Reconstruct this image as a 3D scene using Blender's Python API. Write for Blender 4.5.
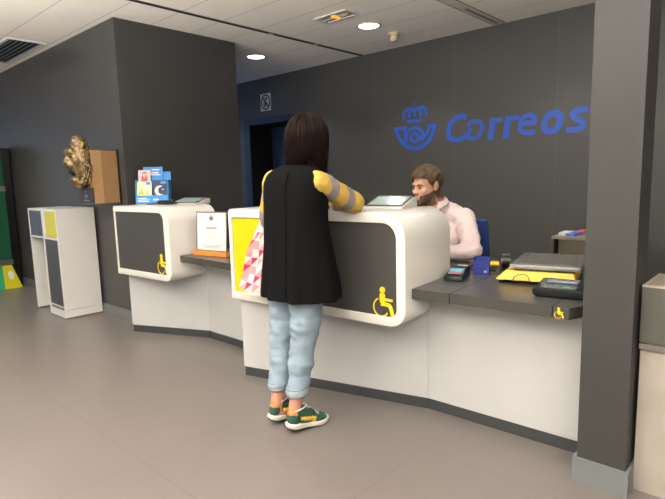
import bpy, bmesh, math, random
from mathutils import Vector, Matrix, noise
random.seed(7)
PI = math.pi
SC = bpy.context.scene
COL = SC.collection
for o in list(bpy.data.objects):
    bpy.data.objects.remove(o)

# ------------------------------------------------------------------ camera
def rot_cam(pitch, roll, yaw):
    cp, sp, cr, sr = math.cos(pitch), math.sin(pitch), math.cos(roll), math.sin(roll)
    fw = Vector((0, cp, -sp)); up = Vector((0, sp, cp)); rt = Vector((1, 0, 0))
    r = cr*rt + sr*up; u = -sr*rt + cr*up
    c, s = math.cos(yaw), math.sin(yaw)
    M = Matrix(((c, -s, 0), (s, c, 0), (0, 0, 1)))
    r, u, fw = M@r, M@u, M@fw
    return Matrix((r, u, -fw)).transposed().to_4x4()
cam_data = bpy.data.cameras.new('camera')
cam_data.sensor_fit = 'HORIZONTAL'; cam_data.sensor_width = 36
cam_data.lens = 519.2*36/665
cam_data.clip_start = 0.05
cam = bpy.data.objects.new('camera', cam_data); COL.objects.link(cam)
cam.matrix_world = Matrix.Translation((0, 0, 1.35)) @ rot_cam(.13840, -.02716, .7428)
SC.camera = cam

# ------------------------------------------------------------------ world, exposure
SC.view_settings.view_transform = 'Standard'
SC.view_settings.look = 'None'
SC.view_settings.gamma = 1
SC.view_settings.use_curve_mapping = False
SC.view_settings.exposure = -0.38
w = bpy.data.worlds.new('world'); SC.world = w; w.use_nodes = True
bg = w.node_tree.nodes['Background']; bg.inputs[0].default_value = (.55, .72, 1, 1); bg.inputs[1].default_value = 1.0

def light(name, kind, loc, energy, color, size=.1, rot=(0, 0, 0), size_y=None, spot=None, blend=.5):
    l = bpy.data.lights.new(name, kind); l.energy = energy; l.color = color
    if kind == 'AREA':
        l.size = size
        if size_y: l.shape = 'RECTANGLE'; l.size_y = size_y
    else:
        l.shadow_soft_size = size
    if kind == 'SPOT': l.spot_size = spot; l.spot_blend = blend
    o = bpy.data.objects.new(name, l); COL.objects.link(o); o.location = loc; o.rotation_euler = rot
    return o
WARM = (1, .985, .965)
# daylight entering by the entrance glazing (left), and a blue fill added in the passage
light('daylight_entrance', 'AREA', (-13.6, -1.2, 1.5), 34, (.62, .78, 1), 5.0, (0, -PI/2, 0), 2.4)
light('passage_blue_fill', 'AREA', (-7.3, 3.72, 1.5), 20, (.27, .48, 1), 1.4, (PI/2, 0, -.55), 2.0)  # added without a window, gives the blue spill around the doorway
# unseen area fills added to brighten counters and ceiling
light('hall_front_fill', 'AREA', (-3.5, -4.85, 1.45), 70, (1, .98, .95), 12.0, (PI/2, 0, 0), 2.5)
light('hall_ceiling_fill', 'AREA', (-.4, -1.2, 1.55), 1600, WARM, 8.0, (PI, 0, 0), 2.0)
light('hall_side_fill', 'AREA', (2.8, -1.5, 1.2), 20, WARM, 1.6, (0, PI/2, 0), 4.0)
LAMP_W = 84
LAMPS = [(x, y) for x in (-10.35, -8.6, -6.85, -5.1, -3.35, -1.6, .15, 1.9) for y in (4.27, 1.1, -1.1, -3.3)]

# ------------------------------------------------------------------ materials
def lin(c):
    return tuple((v/12.92 if v <= .04045 else ((v+.055)/1.055)**2.4) for v in (x/255 for x in c)) + (1,)
MATS = {}
def mat(name, rgb, rough=.5, metal=0, bump=0, bscale=60, var=0, vscale=6, emit=0, coat=0, spec=.5, alpha=1, stretch=None, trans=0):
    if name in MATS: return MATS[name]
    m = bpy.data.materials.new(name); m.use_nodes = True; nt = m.node_tree; N = nt.nodes; L = nt.links
    b = N['Principled BSDF']; c = tuple(v*.76 for v in lin(rgb)[:3])+(1,)
    if emit: c = lin(rgb)
    b.inputs['Base Color'].default_value = c
    b.inputs['Roughness'].default_value = rough; b.inputs['Metallic'].default_value = metal
    b.inputs['Specular IOR Level'].default_value = spec
    b.inputs['Coat Weight'].default_value = coat
    if trans: b.inputs['Transmission Weight'].default_value = trans
    tc = N.new('ShaderNodeTexCoord'); mp = N.new('ShaderNodeMapping'); L.new(tc.outputs['Object'], mp.inputs[0])
    if stretch: mp.inputs['Scale'].default_value = stretch
    if var:
        n = N.new('ShaderNodeTexNoise'); n.inputs['Scale'].default_value = vscale; n.inputs['Detail'].default_value = 5
        L.new(mp.outputs[0], n.inputs['Vector'])
        r = N.new('ShaderNodeMapRange'); r.inputs['From Min'].default_value = .3; r.inputs['From Max'].default_value = .7
        r.inputs['To Min'].default_value = 1-var; r.inputs['To Max'].default_value = 1+var
        L.new(n.outputs['Fac'], r.inputs['Value'])
        mx = N.new('ShaderNodeVectorMath'); mx.operation = 'SCALE'; mx.inputs[0].default_value = c[:3]
        L.new(r.outputs[0], mx.inputs['Scale']); L.new(mx.outputs[0], b.inputs['Base Color'])
    if bump:
        n2 = N.new('ShaderNodeTexNoise'); n2.inputs['Scale'].default_value = bscale; n2.inputs['Detail'].default_value = 4
        L.new(mp.outputs[0], n2.inputs['Vector'])
        bp = N.new('ShaderNodeBump'); bp.inputs['Strength'].default_value = bump; bp.inputs['Distance'].default_value = .01
        L.new(n2.outputs['Fac'], bp.inputs['Height']); L.new(bp.outputs[0], b.inputs['Normal'])
    if emit:
        b.inputs['Emission Color'].default_value = c; b.inputs['Emission Strength'].default_value = emit
    MATS[name] = m
    return m

def grid_mat(name, rgb, line_rgb, lines, rough, var, vscale, bump=.05, bscale=40, rvar=0, soft=.0, spec=.5, vrgb=None):
    """plain surface crossed by thin joints; lines = [(axis, pitch, offset, width, other-axis gating)]"""
    m = bpy.data.materials.new(name); m.use_nodes = True; nt = m.node_tree; N = nt.nodes; L = nt.links
    b = N['Principled BSDF']; b.inputs['Specular IOR Level'].default_value = spec
    geo = N.new('ShaderNodeNewGeometry'); sep = N.new('ShaderNodeSeparateXYZ'); L.new(geo.outputs['Position'], sep.inputs[0])
    def math_(op, a, bb=None):
        n = N.new('ShaderNodeMath'); n.operation = op
        for i, v in enumerate((a, bb)):
            if v is None: continue
            if hasattr(v, 'is_output'): L.new(v, n.inputs[i])
            else: n.inputs[i].default_value = v
        return n.outputs[0]
    tot = None
    for ax, pitch, off, wd in lines:
        p = sep.outputs[ax]
        d = math_('SUBTRACT', p, off)
        mm = math_('PINGPONG', d, pitch/2)
        t = math_('LESS_THAN', mm, wd/2)
        tot = t if tot is None else math_('MAXIMUM', tot, t)
    n = N.new('ShaderNodeTexNoise'); n.inputs['Scale'].default_value = vscale; n.inputs['Detail'].default_value = 6
    L.new(geo.outputs['Position'], n.inputs['Vector'])
    ramp = N.new('ShaderNodeMix'); ramp.data_type = 'RGBA'
    c = lin(rgb)
    c0 = tuple(x*(1-var) for x in c[:3])+(1,); c1 = tuple(x*(1+var) for x in (lin(vrgb) if vrgb else c)[:3])+(1,)
    ramp.inputs[6].default_value = c0; ramp.inputs[7].default_value = c1; L.new(n.outputs['Fac'], ramp.inputs[0])
    mx = N.new('ShaderNodeMix'); mx.data_type = 'RGBA'
    L.new(tot, mx.inputs[0]); L.new(ramp.outputs[2], mx.inputs[6]); mx.inputs[7].default_value = lin(line_rgb)
    L.new(mx.outputs[2], b.inputs['Base Color'])
    if rvar:
        r = N.new('ShaderNodeMapRange'); r.inputs['To Min'].default_value = rough-rvar; r.inputs['To Max'].default_value = rough+rvar
        L.new(n.outputs['Fac'], r.inputs['Value']); L.new(r.outputs[0], b.inputs['Roughness'])
    else: b.inputs['Roughness'].default_value = rough
    n2 = N.new('ShaderNodeTexNoise'); n2.inputs['Scale'].default_value = bscale; n2.inputs['Detail'].default_value = 3
    L.new(geo.outputs['Position'], n2.inputs['Vector'])
    hh = math_('SUBTRACT', n2.outputs['Fac'], tot)
    bp = N.new('ShaderNodeBump'); bp.inputs['Strength'].default_value = bump; bp.inputs['Distance'].default_value = .004
    L.new(hh, bp.inputs['Height']); L.new(bp.outputs[0], b.inputs['Normal'])
    return m

M_FLOOR = grid_mat('floor_tile', (103, 96, 92), (90, 84, 80), [(0, .98, -2.305, .004), (1, .98, 1.10, .004)], .34, .09, 1.7, .04, 30, .05, spec=.45)
M_CEIL = grid_mat('ceiling_panel', (246, 239, 227), (165, 157, 145), [(0, 1.8, -4.2, .007), (1, .43, 2.26, .006)], .6, .03, .8, .05, 20)
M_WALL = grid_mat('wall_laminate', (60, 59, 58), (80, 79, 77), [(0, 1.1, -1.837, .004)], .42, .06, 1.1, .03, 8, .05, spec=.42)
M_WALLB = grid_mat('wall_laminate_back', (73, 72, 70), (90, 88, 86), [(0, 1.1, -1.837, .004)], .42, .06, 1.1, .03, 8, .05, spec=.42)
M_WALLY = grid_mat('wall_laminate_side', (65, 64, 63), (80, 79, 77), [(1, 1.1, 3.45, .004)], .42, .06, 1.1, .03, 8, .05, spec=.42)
M_COLUMN = mat('column_paint', (56, 55, 53), .55, bump=.08, bscale=9, var=.05, vscale=3)
M_SKIRT = mat('skirting_grey', (112, 116, 116), .45, var=.04)
M_WHITE = mat('white_gloss', (232, 228, 220), .22, var=.01, coat=.2)
M_WHITE2 = mat('white_laminate', (226, 223, 218), .3, var=.015)
M_PLINTH = mat('plinth_laminate', (190, 189, 188), .3, var=.015)
M_CHAR = mat('charcoal_panel', (68, 67, 64), .38, var=.03)
M_YEL = mat('yellow_panel', (208, 197, 0), .35)
M_KICK = mat('kick_dark', (58, 60, 62), .4)
M_TOP = mat('worktop_grey', (76, 75, 73), .33, bump=.03, bscale=90, var=.04, vscale=20)
M_TOPEDGE = mat('worktop_edge', (66, 64, 59), .4)
M_BLACK = mat('black_plastic', (18, 18, 19), .35)
M_DARKGAP = mat('dark_gap', (12, 12, 12), .8)
M_BLUE = mat('sign_blue', (42, 96, 205), .45)
M_STEEL = mat('brushed_steel', (200, 197, 190), .25, .8, bump=.05, bscale=30, stretch=(1, 12, 1))
M_SCALEY = mat('scale_yellow', (250, 200, 10), .35)
M_ICON = mat('icon_yellow', (248, 214, 20), .45)
M_PAPER = mat('paper_white', (236, 232, 228), .6)
M_SILVER = mat('silver_frame', (170, 166, 158), .3, .9)
M_WOOD = mat('orange_wood', (226, 140, 52), .4, var=.12, vscale=14, stretch=(1, 8, 8))
M_TAN = mat('tan_board', (184, 144, 98), .6, var=.05)
M_TAN2 = mat('tan_board_dark', (160, 122, 80), .6, var=.05)
M_BRONZE = mat('bronze', (146, 124, 90), .4, .7, bump=.6, bscale=60, var=.45, vscale=26)
M_PLAQUE = mat('bronze_plaque', (66, 58, 54), .5, .2)
M_NAVY = mat('navy_door', (70, 98, 140), .5)
M_BLUEC = mat('chair_blue', (34, 66, 132), .7, bump=.1)
M_GREEN = mat('totem_green', (8, 84, 56), .4)
M_TEAL = mat('totem_teal', (30, 160, 110), .4)
M_GLASS = mat('glass', (230, 240, 245), .02, trans=1)

# ------------------------------------------------------------------ mesh helpers
def props(o, label=None, cat=None, group=None, kind=None):
    if label: o['label'] = label
    if cat: o['category'] = cat
    if group: o['group'] = group
    if kind: o['kind'] = kind
    return o
ORIG = {}
def obj(name, bm, ms, parent=None, smooth=False, base=None):
    """links bm (in place coordinates) as one object; children are stored relative to their thing's base"""
    if not isinstance(ms, (list, tuple)): ms = [ms]
    me = bpy.data.meshes.new(name)
    if isinstance(bm, bpy.types.Mesh): me = bm
    else:
        bmesh.ops.recalc_face_normals(bm, faces=bm.faces)
        bm.to_mesh(me); bm.free()
    me.name = name
    if parent:
        org = ORIG[parent.name]
    else:
        if base is None:
            xs = [v.co for v in me.vertices]
            base = Vector(((min(v.x for v in xs)+max(v.x for v in xs))/2, (min(v.y for v in xs)+max(v.y for v in xs))/2, min(v.z for v in xs)))
        org = Vector(base)
    me.transform(Matrix.Translation(-org))
    for m in ms: me.materials.append(m)
    if smooth:
        for p in me.polygons: p.use_smooth = True
        try: me.set_sharp_from_angle(angle=math.radians(smooth if smooth is not True else 50))
        except Exception: pass
    o = bpy.data.objects.new(name, me); COL.objects.link(o)
    ORIG[o.name] = org
    if parent: o.parent = parent
    else: o.location = org
    return o
def thing(name, loc, label, cat, group=None):
    o = bpy.data.objects.new(name, None); COL.objects.link(o); o.location = loc
    o.empty_display_size = .1
    ORIG[o.name] = Vector(loc)
    return props(o, label, cat, group)
def struct(name, bm, m, **k):
    return props(obj(name, bm, m, **k), kind='structure')
def B(): return bmesh.new()
def newf(bm, vs, mi=0):
    try:
        f = bm.faces.new(vs); f.material_index = mi; return f
    except ValueError: return None
def box(bm, x0, x1, y0, y1, z0, z1, bev=0, mi=0, M=None):
    t = bmesh.new()
    vs = [t.verts.new((x, y, z)) for z in (z0, z1) for x, y in ((x0, y0), (x1, y0), (x1, y1), (x0, y1))]
    for f in ((3, 2, 1, 0), (4, 5, 6, 7), (0, 1, 5, 4), (1, 2, 6, 5), (2, 3, 7, 6), (3, 0, 4, 7)): t.faces.new([vs[i] for i in f])
    if bev: bmesh.ops.bevel(t, geom=list(t.edges), offset=bev, segments=2, affect='EDGES', profile=.7)
    merge(bm, t, mi, M); return bm
def merge(bm, t, mi=None, M=None):
    if M is not None: t.transform(M)
    mp = {v: bm.verts.new(v.co) for v in t.verts}
    for f in t.faces:
        g = newf(bm, [mp[v] for v in f.verts], f.material_index if mi is None else mi)
    t.free()
def prism(bm, pts, z0, z1, mi=0, bev=0):
    t = bmesh.new()
    a = [t.verts.new((x, y, z0)) for x, y in pts]; b = [t.verts.new((x, y, z1)) for x, y in pts]
    n = len(pts)
    t.faces.new(a[::-1]); t.faces.new(b)
    for i in range(n): t.faces.new((a[i], a[(i+1) % n], b[(i+1) % n], b[i]))
    if bev: bmesh.ops.bevel(t, geom=list(t.edges), offset=bev, segments=2, affect='EDGES')
    merge(bm, t, mi); return bm
def cyl(bm, p0, p1, r0, r1=None, n=20, mi=0, cap=True):
    if r1 is None: r1 = r0
    p0, p1 = Vector(p0), Vector(p1); d = (p1-p0).normalized()
    a = d.orthogonal().normalized(); b = d.cross(a)
    A = [bm.verts.new(p0+(a*math.cos(t)+b*math.sin(t))*r0) for t in (2*PI*i/n for i in range(n))]
    C = [bm.verts.new(p1+(a*math.cos(t)+b*math.sin(t))*r1) for t in (2*PI*i/n for i in range(n))]
    for i in range(n): newf(bm, (A[i], A[(i+1) % n], C[(i+1) % n], C[i]), mi)
    if cap: newf(bm, A[::-1], mi); newf(bm, C, mi)
    return bm
def ell(bm, c, r, R=None, seg=20, mi=0):
    t = bmesh.new(); bmesh.ops.create_uvsphere(t, u_segments=seg, v_segments=max(6, seg*2//3), radius=1)
    M = Matrix.Translation(c) @ (R.to_4x4() if R is not None else Matrix()) @ Matrix.Diagonal((*((r,)*3 if isinstance(r, (int, float)) else r), 1))
    merge(bm, t, mi, M); return bm
def cap(bm, p0, p1, r0, r1=None, seg=18):
    if r1 is None: r1 = r0
    cyl(bm, p0, p1, r0, r1, seg); ell(bm, p0, r0*.999, seg=seg); ell(bm, p1, r1*.999, seg=seg); return bm
def crom(pts, n=6, closed=False):
    P = [Vector(p) for p in pts]; out = []
    m = len(P)
    for i in range(m if closed else m-1):
        g = (lambda k: P[k % m]) if closed else (lambda k: P[max(0, min(m-1, k))])
        a, b, c, d = g(i-1), g(i), g(i+1), g(i+2)
        for s in range(n):
            t = s/n
            out.append(.5*((2*b)+(c-a)*t+(2*a-5*b+4*c-d)*t*t+(3*b-a-3*c+d)*t**3))
    if not closed: out.append(P[-1])
    return out
def tube(bm, pts, r, n=8, sm=5, mi=0):
    P = crom(pts, sm) if sm else [Vector(p) for p in pts]
    rings = []; up = None
    for i, p in enumerate(P):
        d = (P[min(i+1, len(P)-1)]-P[max(i-1, 0)]).normalized()
        a = d.orthogonal().normalized() if up is None else (up-d*up.dot(d)).normalized()
        up = a; b = d.cross(a); rr = r(i/(len(P)-1)) if callable(r) else r
        rings.append([bm.verts.new(p+(a*math.cos(2*PI*k/n)+b*math.sin(2*PI*k/n))*rr) for k in range(n)])
    for A, C in zip(rings, rings[1:]):
        for k in range(n): newf(bm, (A[k], A[(k+1) % n], C[(k+1) % n], C[k]), mi)
    newf(bm, rings[0][::-1], mi); newf(bm, rings[-1], mi)
    return bm
def loft(bm, rings, mi=0, caps=(True, True)):
    R = [[bm.verts.new(p) for p in r] for r in rings]; n = len(R[0])
    for A, C in zip(R, R[1:]):
        for k in range(n): newf(bm, (A[k], A[(k+1) % n], C[(k+1) % n], C[k]), mi)
    if caps[0]: newf(bm, R[0][::-1], mi)
    if caps[1]: newf(bm, R[-1], mi)
    return bm
def ribbon(bm, pts, width, place, th, sm=6, closed=False, mi=0, square=True):
    """flat stroke of a letter or symbol; place(u, w, d) maps to 3D (d = depth off the surface)"""
    P = crom([Vector((p[0], p[1])) for p in pts], sm, closed) if sm else [Vector((p[0], p[1])) for p in pts]
    n = len(P); Lf = []; Rt = []
    for i, p in enumerate(P):
        a = P[(i-1) % n] if closed else P[max(0, i-1)]; c = P[(i+1) % n] if closed else P[min(n-1, i+1)]
        d = (c-a).normalized(); nn = Vector((-d.y, d.x))
        wd = width(i/(n-1)) if callable(width) else width
        k = 1
        if 0 < i < n-1 or closed:
            d1 = (p-a).normalized() if (p-a).length > 0 else d; k = 1/max(.5, abs(Vector((-d1.y, d1.x)).dot(nn)))
        Lf.append(p+nn*wd/2*k); Rt.append(p-nn*wd/2*k)
    def V(p, dd): return bm.verts.new(place(p.x, p.y, dd))
    T = [th*(1+.12*i/n) for i in range(n)]
    a = [V(p, 0) for p in Lf]; b = [V(p, 0) for p in Rt]; c = [V(p, k) for p, k in zip(Lf, T)]; d = [V(p, k) for p, k in zip(Rt, T)]
    rg = range(n) if closed else range(n-1)
    for i in rg:
        j = (i+1) % n
        newf(bm, (c[i], d[i], d[j], c[j]), mi); newf(bm, (a[i], a[j], b[j], b[i]), mi)
        newf(bm, (a[i], c[i], c[j], a[j]), mi); newf(bm, (b[i], b[j], d[j], d[i]), mi)
    if not closed:
        newf(bm, (a[0], b[0], d[0], c[0]), mi); newf(bm, (a[-1], c[-1], d[-1], b[-1]), mi)
    return bm
def disc(bm, c, rx, ry, place, th, n=24, mi=0):
    ribs = [(c[0]+rx*math.cos(2*PI*i/n), c[1]+ry*math.sin(2*PI*i/n)) for i in range(n)]
    a = [bm.verts.new(place(u, v, 0)) for u, v in ribs]; b = [bm.verts.new(place(u, v, th)) for u, v in ribs]
    newf(bm, a[::-1], mi); newf(bm, b, mi)
    for i in range(n): newf(bm, (a[i], a[(i+1) % n], b[(i+1) % n], b[i]), mi)
    return bm
def poly(bm, pts, place, d0, th, mi=0):
    a = [bm.verts.new(place(u, v, d0)) for u, v in pts]; b = [bm.verts.new(place(u, v, d0+th)) for u, v in pts]; n = len(pts)
    newf(bm, a[::-1], mi); newf(bm, b, mi)
    for i in range(n): newf(bm, (a[i], a[(i+1) % n], b[(i+1) % n], b[i]), mi)
    return bm
def rect(bm, u0, u1, v0, v1, place, d0, th, mi=0):
    return poly(bm, ((u0, v0), (u1, v0), (u1, v1), (u0, v1)), place, d0, th, mi)
def frame_at(o, deg=0, tilt=0):
    """local frame: u along X turned by deg, d out of the surface towards the customer (-Y side), v up"""
    o = Vector(o); a = math.radians(deg); u = Vector((math.cos(a), math.sin(a), 0)); d = Vector((math.sin(a), -math.cos(a), 0)); v = Vector((0, 0, 1))
    if tilt:
        t = math.radians(tilt); v, d = v*math.cos(t)-d*math.sin(t), d*math.cos(t)+v*math.sin(t)
    return lambda x, y, z=0: o+u*x+v*y+d*z
def evalmesh(bm, mods):
    me = bpy.data.meshes.new('tmp'); bm.to_mesh(me); bm.free()
    o = bpy.data.objects.new('tmp', me); COL.objects.link(o)
    for k, kw in mods:
        m = o.modifiers.new(k, k)
        for a, v in kw.items(): setattr(m, a, v)
    dg = bpy.context.evaluated_depsgraph_get(); dg.update()
    r = bpy.data.meshes.new_from_object(o.evaluated_get(dg))
    bpy.data.objects.remove(o)
    b = bmesh.new(); b.from_mesh(r); bpy.data.meshes.remove(r); return b
def skin(bm, vox=.012, it=5, fac=.5):
    return evalmesh(bm, [('REMESH', dict(mode='VOXEL', voxel_size=vox, use_smooth_shade=True)), ('SMOOTH', dict(factor=fac, iterations=it))])
def displace(bm, fn):
    bm.normal_update()
    ds = [(v, v.normal.copy()*fn(v.co, v.normal)) for v in bm.verts]
    for v, d in ds: v.co += d
def cut(bm, co, no, fill=True):
    r = bmesh.ops.bisect_plane(bm, geom=list(bm.verts)+list(bm.edges)+list(bm.faces), plane_co=co, plane_no=no, clear_outer=True)
    if fill:
        e = [x for x in r['geom_cut'] if isinstance(x, bmesh.types.BMEdge)]
        if e: bmesh.ops.holes_fill(bm, edges=e)
def nz(v, s): return noise.noise(Vector(v)*s)

# ================================================================== the room
H = 2.83
X0, X1, YB, YF, YW = -13.8, 3.0, 5.22, -5.0, 2.325
struct('floor', box(B(), X0, X1+.2, YF, 6.2, -.1, 0), M_FLOOR)
struct('ceiling', box(B(), X0, X1+.2, YF, 6.2, H, H+.1), M_CEIL)
# back wall with a deep doorway
DX0, DX1, DZ = -6.45, -5.56, 2.17
bm = B()
box(bm, -9.0, DX0, YB, 5.74, 0, H); box(bm, DX1, X1+.2, YB, 5.74, 0, H); box(bm, DX0, DX1, YB, 5.74, DZ, H)
struct('wall_back', bm, M_WALLB)
# the grey block on the left (its front face runs to the entrance)
struct('wall_left', box(B(), X0, -4.74, YW, 3.68, 0, H), M_WALL)
struct('wall_passage', box(B(), -9.1, -9.0, 3.68, 5.74, 0, H), M_WALLY)
struct('wall_right', box(B(), X1, X1+.1, YF, YB, 0, H), M_WALLY)
struct('wall_front', box(B(), X0, X1, YF-.1, YF, 0, H), mat('wall_light', (170, 165, 156), .6))
# entrance glazing far left
bm = B(); box(bm, X0-.1, X0, YF, YW, 2.6, H); box(bm, X0-.1, X0, YF, YF+.2, 0, 2.6); box(bm, X0-.1, X0, YW-.2, YW, 0, 2.6)
for y in (-3.2, -1.4, .4): box(bm, X0-.09, X0-.01, y-.03, y+.03, 0, 2.6)
wf = struct('window_1', bm, M_CHAR)
obj('window_pane', box(B(), X0-.06, X0-.05, YF+.2, YW-.2, 0, 2.6), M_GLASS, wf)
# skirting
bm = B(); box(bm, X0, -4.725, YW-.015, YW, 0, .1, .003); struct('baseboard_left', bm, M_SKIRT)
bm = B(); box(bm, -4.74, -4.725, YW, 3.68, 0, .1); struct('baseboard_side', bm, M_SKIRT)
# door
bm = B()
for a in ((DX0-.13, DX0, 0, DZ), (DX1, DX1+.06, 0, DZ), (DX0-.13, DX1+.06, DZ, DZ+.09)):
    box(bm, a[0], a[1], YB-.018, YB, a[2], a[3])
struct('trim_1', bm, mat('door_trim', (40, 50, 66), .45))
bm = B(); box(bm, DX0, DX0+.012, YB, 5.7, 0, DZ); box(bm, DX1-.012, DX1, YB, 5.7, 0, DZ); box(bm, DX0, DX1, YB, 5.7, DZ-.012, DZ)
struct('trim_2', bm, M_DARKGAP)
dr = struct('door_1', box(B(), DX0+.015, DX1-.015, 5.64, 5.68, .005, DZ-.015, .003), M_NAVY)
bm = B(); cyl(bm, (DX1-.09, 5.64, 1.02), (DX1-.09, 5.59, 1.02), .011); tube(bm, [(DX1-.09, 5.59, 1.02), (DX1-.15, 5.585, 1.02), (DX1-.21, 5.585, 1.02)], .009)
obj('door_handle', bm, M_SILVER, dr, smooth=True)
# structural column at the right, beside the worktop
bm = B(); box(bm, -.669, -.478, 2.277, 2.462, 0, H, .003); cl = struct('column_right', bm, M_COLUMN)
bm = B()
for a in ((-.684, -.463, 2.261, 2.277), (-.684, -.463, 2.462, 2.477), (-.684, -.669, 2.277, 2.462), (-.478, -.463, 2.277, 2.462)): box(bm, *a, 0, .108)
struct('baseboard_right', bm, M_SKIRT)
# ceiling fittings ---------------------------------------------------------
bm = B(); box(bm, -4.222, -4.178, -1.5, 5.2, H-.006, H, 0, 0)
box(bm, -4.214, -4.186, -1.5, 5.2, H-.010, H-.006, 0, 1)
tr = props(obj('ceiling_track', bm, [mat('track_grey', (96, 92, 86), .4), M_DARKGAP]), 'slim dark linear track recessed across the ceiling towards the back wall', 'ceiling track')
for y in (3.72, 4.38):
    obj('track_clip', box(B(), -4.218, -4.182, y-.025, y+.025, H-.016, H-.009, .002), M_WHITE2, tr)
bm = B(); box(bm, -2.47, -2.36, -1.5, 5.2, H-.004, H); 
for x in (-2.475, -2.36): box(bm, x, x+.006, -1.5, 5.2, H-.007, H, 0, 1)
box(bm, -2.43, -2.40, 4.5, 5.15, H-.008, H-.004, 0, 1)
struct('trim_3', bm, [mat('ceiling_slot', (236, 226, 208), .6), mat('slot_edge', (150, 142, 128), .5)])
def ceiling_lamp(x, y):
    t = thing('ceiling_downlight', (x, y, H), None, 'ceiling lamp')
    bm = B(); n = 36
    prof = [(.100, -.004), (.108, -.009), (.124, -.006), (.126, 0)]
    loft(bm, [[(x+r*math.cos(2*PI*k/n), y+r*math.sin(2*PI*k/n), H+z) for k in range(n)] for r, z in prof], caps=(False, True))
    obj('trim_ring', bm, M_WHITE2, t, smooth=True)
    bm = B(); ell(bm, (x, y, H-.002), (.104, .104, .012), seg=32)
    obj('diffuser', bm, mat('lamp_glow', (255, 246, 232), .4, emit=14), t, smooth=True)
    light('downlight_beam', 'SPOT', (x, y, H-.02), LAMP_W, WARM, .07, (0, 0, 0), spot=math.radians(122), blend=.55)
    return t
for x, y in LAMPS:
    if x < -4.6 and YW-.2 < y < 3.8: continue
    t = ceiling_lamp(x, y)
    if (x, y) == (-5.1, 4.27): t['label'] = 'lit round ceiling downlight over the passage by the doorway'
    elif (x, y) == (-3.35, 4.27): t['label'] = 'lit round ceiling downlight between emergency light and smoke detector'
    else: t['label'] = 'round ceiling downlight out of the frame'; t['group'] = 'downlights over the hall'
t = thing('emergency_light', (-3.36, 3.8, H), 'white rectangular emergency light with orange bulb, set flush in the ceiling', 'emergency light')
bm = B()
for a in ((-3.56, -3.16, 3.70, 3.725), (-3.56, -3.16, 3.875, 3.90), (-3.56, -3.53, 3.725, 3.875), (-3.19, -3.16, 3.725, 3.875)): box(bm, *a, H-.012, H, .002)
obj('housing_frame', bm, M_WHITE2, t)
obj('reflector', box(B(), -3.53, -3.19, 3.725, 3.875, H-.004, H-.001), mat('reflector', (190, 182, 168), .35, .2), t)
for sx in (-3.45, -3.27):
    obj('bulb_tube', cyl(B(), (sx-.055, 3.8, H-.010), (sx+.055, 3.8, H-.010), .012, n=10), mat('tube_grey', (170, 160, 150), .4), t, smooth=True)
obj('pilot_bulb', box(B(), -3.385, -3.345, 3.75, 3.85, H-.016, H-.004, .004), mat('pilot_glow', (255, 140, 40), .4, emit=2.2), t)
t = thing('smoke_detector', (-3.34, 4.68, H), 'cream round smoke detector hanging below the ceiling near the back wall', 'smoke detector')
def lathe(bm, c, prof, n=28, mi=0):
    loft(bm, [[(c[0]+r*math.cos(2*PI*k/n), c[1]+r*math.sin(2*PI*k/n), c[2]+z) for k in range(n)] for r, z in prof], mi); return bm
M_CREAM = mat('cream_plastic', (226, 208, 166), .45)
obj('base', lathe(B(), (-3.34, 4.68, H), [(.055, 0), (.057, -.02), (.052, -.028)]), M_CREAM, t, smooth=True)
obj('sensor_head', lathe(B(), (-3.34, 4.68, H), [(.038, -.028), (.040, -.07), (.030, -.085), (.012, -.09)]), M_CREAM, t, smooth=True)
t = thing('ceiling_vent', (-6.7, 2.07, H), 'rectangular slatted air vent in the ceiling above the left wall', 'air vent')
vx0, vx1, vy0, vy1 = -7.3, -6.06, 1.86, 2.22
bm = B()
for a in ((vx0, vx1, vy0, vy0+.03), (vx0, vx1, vy1-.03, vy1), (vx0, vx0+.03, vy0+.03, vy1-.03), (vx1-.03, vx1, vy0+.03, vy1-.03)): box(bm, *a, H-.012, H, .002)
obj('frame', bm, M_WHITE2, t)
obj('backing', box(B(), vx0+.03, vx1-.03, vy0+.03, vy1-.03, H-.003, H-.001), M_DARKGAP, t)
for k in range(6):
    y = vy0+.055+k*.05
    bm = B(); t2 = bmesh.new(); box(t2, vx0+.03, vx1-.03, -.016, .016, -.0015, .0015); merge(bm, t2, 0, Matrix.Translation((0, y, H-.012)) @ Matrix.Rotation(.6, 4, 'X'))
    obj('slat', bm, M_SILVER, t)

# ------------------------------------------------------------------ wall sign (crown and horn, lettering)
PW = lambda x, z, d: Vector((x, YB-.001-d, z))
t = thing('wall_lettering', (-2.3, YB, 1.7), 'large blue wall lettering with crown and horn emblem on the dark back wall', 'wall sign')
TH = .003
bm = B()
ribbon(bm, [(-3.44, 2.187), (-3.44, 2.139)], .014, PW, TH, 0); ribbon(bm, [(-3.462, 2.164), (-3.416, 2.164)], .014, PW, TH+.0002, 0)
ribbon(bm, [(-3.592, 2.008), (-3.585, 2.075), (-3.54, 2.112), (-3.48, 2.108), (-3.437, 2.095), (-3.39, 2.108), (-3.33, 2.112), (-3.289, 2.075), (-3.281, 2.012)], .040, PW, TH)
ribbon(bm, [(-3.516, 2.016), (-3.516, 2.05), (-3.490, 2.10)], .034, PW, TH-.0002)
ribbon(bm, [(-3.437, 2.02), (-3.437, 2.115)], .036, PW, TH-.0002, 0)
ribbon(bm, [(-3.360, 2.016), (-3.360, 2.05), (-3.385, 2.10)], .034, PW, TH-.0002)
ribbon(bm, [(-3.335, 1.968), (-3.545, 1.972)], .036, PW, TH, 0)
obj('crown', bm, M_BLUE, t)
bm = B()
ribbon(bm, [(-3.706, 1.905), (-3.680, 1.835), (-3.622, 1.742), (-3.540, 1.680), (-3.44, 1.656), (-3.340, 1.675), (-3.262, 1.725), (-3.205, 1.80), (-3.168, 1.90)], .046, PW, TH)
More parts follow.
